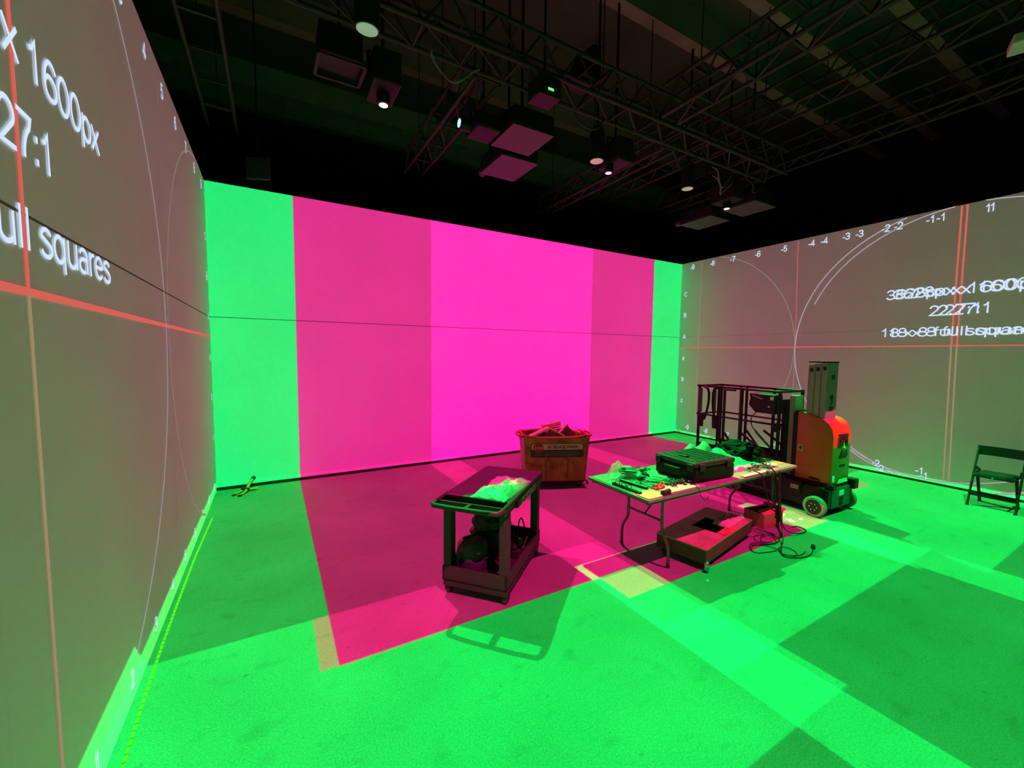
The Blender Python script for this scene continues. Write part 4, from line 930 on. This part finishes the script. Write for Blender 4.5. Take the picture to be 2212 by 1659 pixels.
MB().bar((PX0+.016, 1.04, 1.44), (PX0+.016, .90, 1.40), .008, .018).build('decal', mat('grey_decal', (.30, .28, .28), .6), box_); MB().box((PX0+.010, .74, 1.395), (PX0+.019, .79, 1.44), .004).build('decal', white_paper, box_); MB().cyl((PX0+.008, .80, 1.30), (PX0+.02, .80, 1.30), .014).build('button', white_paper, box_, True)
MB().tube([(PX0+.02, .98, 1.20), (PX0+.01, 1.05, 1.12), (PX0+.01, 1.03, .98), (PX0+.02, .95, .92)], .007, 6, 2).build('cable', chas, lift, True)
pts = []
for k in range(110):
    t_ = k/109; a = k*1.05; pts.append((PX0+.02+.018*cos(a), .98-.30*t_+.004*sin(a), .93-.27*t_+.018*sin(a)))
MB().tube(pts, .0045, 5).build('coiled_cable', chas, lift, True)
MB().blob((PX0+.03, .70, 1.02), (.04, .06, .06), 3, .4, 4, 3).build('junction', chas, lift, True); MB().box((PX0+.0, .72, .57), (PX0+.02, .78, .59)).build('latch', white_paper, lift)

# ------------------------------------------------------------------ overhead rig
truss_m = mat('truss_paint', (.022, .020, .019), .6, .1); cable_m = mat('rig_cable', (.02, .02, .02), .6)
def truss(label, axis, a0, a1, c, z, wd=.36, ht=.36, step=.5, ladder=False, r=.024):
    t = thing('ladder_truss' if ladder else 'box_truss', label, 'truss', (0, 0, 0), 0, 'trusses hung below the ceiling')
    P = (lambda a, o, zz: (a, c+o, zz)) if axis == 'x' else (lambda a, o, zz: (c+o, a, zz))
    lv = [z] if ladder else [z, z+ht]
    for zz in lv:
        for o in (-wd/2, wd/2): MB().cyl(P(a0, o, zz), P(a1, o, zz), r, seg=10).build('chord', truss_m, t, True)
    b = MB(); n = max(1, int((a1-a0)/step)); d = (a1-a0)/n
    for k in range(n):
        a = a0+k*d
        for zz in lv: b.cyl(P(a, -wd/2, zz), P(a, wd/2, zz), r*.55, seg=6)
        if not ladder:
            for o in (-wd/2, wd/2): b.cyl(P(a, o, z), P(a+d/2, o, z+ht), r*.5, seg=6); b.cyl(P(a+d/2, o, z+ht), P(a+d, o, z), r*.5, seg=6)
            b.cyl(P(a, -wd/2, z), P(a+d, wd/2, z), r*.5, seg=6)
    b.build('lacing', truss_m, t, True)
    for k in range(3):
        a = a0+(a1-a0)*(.12+.38*k)
        MB().cyl(P(a, 0, lv[-1]), P(a, 0, 7.5), .008, seg=6).bar(P(a, -wd/2, lv[-1]), P(a, wd/2, lv[-1]), .03).build('hanger_rod', truss_m, t)
    return t
truss('box truss running parallel to the pink wall across the room, biggest in view', 'x', -.26, 7.4, 4.06, 5.0)
truss('box truss running toward the pink wall above the twin bright projector bottoms', 'y', 4.28, 7.05, 2.12, 4.98, .28, .3)
truss('slim box truss lit pink, reaching the pink wall past the middle', 'y', 4.28, 7.6, 5.06, 4.98, .22, .3)
truss('box truss running from the long truss toward the viewer near the room middle', 'y', .3, 3.80, 4.48, 5.0, .30)
truss('box truss next beyond the room middle one, running toward the viewer', 'y', .35, 7.05, 6.38, 5.42, .38)
truss('box truss furthest along toward the lettered wall with the red cross lines', 'y', .35, 7.05, 8.12, 5.42, .38)
truss('flat ladder truss hung above the wall with the big lettering', 'y', 2.6, 7.0, -.50, 5.0, .32, ladder=True)
# projectors: body, lens, yoke
pj = mat('projector_black', (.010, .010, .0105), .55, spec=.25); under = mat('projector_underside', (.062, .056, .062), .5)
def video_projector(label, loc, rz, lens_dir='down', lens=None, w_=.52, l_=.62, h_=.24, lens_at=(0, -.2), hang_to=7.5, lens_m=None, plate=True, snout=False):
    """Hung projector; the origin is the middle of its underside."""
    t = thing('video_projector', label, 'projector', loc, rz, 'projectors hung from the trusses')
    MB().box((-w_/2, -l_/2, .012), (w_/2, l_/2, h_), .02).build('housing', pj, t)
    if plate: MB().box((-w_/2, -l_/2, 0), (w_/2, l_/2, .012)).build('underside', under, t)
    top = hang_to-loc[2]
    b = MB()
    for s in (-1, 1): b.bar((s*(w_/2+.012), 0, h_*.5), (s*(w_/2+.012), 0, h_+.06), .03, .012)
    b.bar((-w_/2-.02, 0, h_+.06), (w_/2+.02, 0, h_+.06), .03, .012); b.cyl((0, 0, h_+.06), (0, 0, max(top, h_+.1)), .018, seg=8); b.build('yoke', pj, t)
    if snout: MB().lathe([(.055, -.16), (.06, -.15), (.06, .02)], (-w_/2+.10, l_/2, h_*.35), 18, Matrix.Rotation(pi/2, 4, 'X')).build('lens_barrel', under, t, True)
    if lens_dir == 'down':
        MB().lathe([(.06, -.10), (.07, -.09), (.07, .02)], (lens_at[0], lens_at[1], 0), 20).build('lens_barrel', pj, t, True)
        MB().lathe([(.045, -.004), (.045, .0)], (lens_at[0], lens_at[1], -.1005), 20).build('lens', lens_m or pj, t, True)
    elif lens_dir == 'side':
        x0 = -w_/2 if lens_at[0] < 0 else w_/2; s = -1 if lens_at[0] < 0 else 1
        MB().lathe([(.07, 0), (.07, .12), (.06, .14)], (x0, lens_at[1], h_/2), 20, Matrix.Rotation(s*pi/2, 4, 'Y')).build('lens_barrel', pj, t, True)
        MB().lathe([(.048, 0), (.048, .004)], (x0+s*.1405, lens_at[1], h_/2), 20, Matrix.Rotation(s*pi/2, 4, 'Y')).build('lens', lens_m or pj, t, True)
    return t
glow_w = emission('lens_glow_warm', (1, .95, .55), 2.5); glow_b = emission('lens_glow_blue', (.30, .85, 1.0), 2.2); glow_p = emission('lens_glow_pink', (1, .35, .60), 2.2); led_g = emission('status_light_green', (.15, 1, .12), 1.5)
video_projector('projector with a wide dark pink underside, the nearer of the bright pair', (2.82, 4.71, 4.70), 0, 'none', w_=.58, l_=.60, hang_to=7.5)
video_projector('projector with a bright pink underside, nearer to the pink wall of the bright pair', (3.07, 5.50, 4.70), 0, 'none', w_=.58, l_=.70, hang_to=7.5, snout=True)
video_projector('projector with a greenish underside near the corner of the lettered wall', (7.70, 5.58, 4.70), 0, 'none', w_=.60, l_=.72, hang_to=7.5, snout=True)
video_projector('projector with a dull grey underside beside the greenish one', (7.66, 4.64, 4.70), 0, 'none', w_=.64, l_=.62, hang_to=7.5)
LM = {}
for (x, y, z), lab, gm in (((1.1, FY, FZ), 'projector pointing straight down with a warm glowing lens under the long truss', glow_w), ((4.3, FY, FZ), 'projector pointing straight down with a pink glowing lens by the slim truss', glow_p), ((7.12, FY, FZ), 'projector pointing straight down with a tiny white glowing lens in the cable tangle', glow_w),
                           ((4.2, 1.1, FZ), 'dark projector pointing down under the trusses nearest the viewer', None)):
    dx_ = .12 if gm is glow_p else (0 if gm else -.07)
    video_projector(lab, (x+dx_, y, z+.135), 0, 'down', w_=.28 if gm else .18, l_=.46, h_=.34, lens_at=(-dx_, 0) if gm else (.07, 0), hang_to=7.5, lens_m=gm, plate=False)
video_projector('projector with a blue white glowing side lens beside the bright pair', (2.312, 4.78, 4.655), radians(0), 'side', w_=.31, l_=.36, h_=.20, lens_at=(-1, .05), hang_to=7.5, lens_m=glow_b, plate=False)
t = thing('rig_controller', 'small dark box with a green status light above the bright pair', 'box', (2.63, 3.93, 4.735)); MB().box((-.14, -.12, 0), (.14, .12, .20), .01).build('body', pj, t); MB().box((-.03, -.123, .055), (.04, -.1195, .08)).build('status_light', led_g, t); MB().cyl((0, 0, .20), (0, 0, 2.765), .012).build('hanging_rod', pj, t)
# downlights: cylinders with a pale front glass
def downlight(label, loc, r, h, tilt, glass, top=5.05):
    t = thing('downlight_can', label, 'lamp', loc, 0, 'can lamps hung from the trusses'); R = Matrix.Rotation(tilt, 4, 'X')
    MB().lathe([(r, -.012), (r*1.02, 0), (r*1.02, h*.8), (r*.7, h)], (0, 0, 0), 28, R).build('can', pj, t, True)
    MB().lathe([(r*.86, -.006), (r*.86, .0)], (0, 0, 0), 28, R @ Matrix.Translation((0, 0, -.0125))).build('front_glass', glass, t, True)
    MB().cyl((0, 0, h*.7), (0, 0, max(top-loc[2], h+.05)), .018, seg=8).build('hook_clamp', pj, t, True)
    return t
gl = mat('frosted_glass_green', (.45, .52, .48), .5, emit=(.10, .30, .19), estr=.8); gl2 = mat('frosted_glass_pink', (.5, .45, .45), .5, emit=(.36, .22, .22), estr=.8); gl3 = mat('frosted_glass_grey', (.5, .5, .45), .5, emit=(.24, .25, .18), estr=.8)
downlight('black can lamp with a large pale green glass in front of the long truss', (.73, 3.655, 4.60), .097, .40, radians(6), gl, 7.5)
downlight('black can lamp with a pinkish glass in front of the slim truss', (4.16, 4.82, 4.82), .105, .46, 0, gl2, 7.5)
downlight('black can lamp with a narrow pale glass beside the tangle of cables', (6.09, 4.76, 4.80), .10, .40, 0, gl3, 7.5)
# fresnel lantern frames and bars beside the warm projector
t = thing('stage_lantern', 'boxy dark lantern with barn door frame beside the warm lens', 'lamp', (.66, 4.66, 4.80), 0)
MB().box((-.20, -.16, .05), (.20, .16, .34), .02).build('housing', pj, t)
for x in (-.21, .21): MB().bar((x, -.22, -.02), (x, .20, .02), .03, .02).build('frame_bar', truss_m, t)
MB().bar((-.21, .20, .02), (.21, .20, .02), .03, .02).build('frame_bar', truss_m, t); MB().bar((-.21, -.22, -.02), (.21, -.22, -.02), .03, .02).build('frame_bar', truss_m, t)
MB().cyl((0, 0, .34), (0, 0, 2.70), .014).build('hanging_rod', pj, t)
t = thing('wedge_speaker', 'black wedge shaped box on top of the long truss', 'speaker', (3.46, 4.33, 5.386), radians(6)); MB().prism([(-.17, 0), (.17, 0), (.17, .44), (.02, .40)], 1, -.17, .17, .01).build('cabinet', pj, t); MB().box((-.17, -.18, .0), (.17, -.17, .05)).build('bracket', pj, t)
t = thing('strip_fixture', 'small pale fixture hanging alone above the lettered wall', 'lamp', (5.92, 1.14, 4.80), radians(20)); MB().box((-.12, -.08, 0), (.12, .08, .08), .01).build('body', mat('pale_fixture', (.45, .48, .46), .4), t); MB().cyl((0, 0, .08), (0, 0, 2.70), .012).build('hanging_rod', pj, t)
t = thing('blue_board', 'dark blue green panel hung where the big lettering wall meets the corner', 'panel', (-.10, 7.0, 4.40), radians(-25)); MB().box((-.16, -.02, 0), (.16, .02, .30), .01).build('panel', mat('blue_black_panel', (.02, .04, .046), .5), t); MB().cyl((0, 0, .30), (0, 0, 3.10), .010).build('hanging_rod', pj, t)
# loose cable loops in the rig
rr = random.Random(4)
for i, (x, y, z, lab) in enumerate(((6.70, 4.55, 5.0, 'cable loop hanging lowest at the tangle near the lettered wall'), (7.05, 4.2, 5.0, 'cable loop hanging next to the grey underside'), (6.4, 4.35, 5.0, 'cable loop hanging beside the narrow pale lamp glass'), (3.5, 4.2, 5.0, 'cable loop hanging beside the wedge box'), (1.7, 4.2, 5.0, 'cable loop hanging between the warm lens and the blue lens'), (5.3, 4.2, 5.0, 'cable loop hanging by the crossing of trusses'))):
    pts = [(x-.25, y, z)] + [(x-.2+.1*k+rr.uniform(-.03, .03), y+rr.uniform(-.08, .08), z-.06-.20*sin(pi*k/4)*rr.uniform(.5, 1.2)) for k in range(5)] + [(x+.28, y, z)]
    tag(MB().tube(pts, .012, 6, 2).build('rig_cable', cable_m if i % 2 else mat('worn_rig_cable', (.14, .14, .12), .5), None, True), lab, 'cable', 'cable loops in the rig')
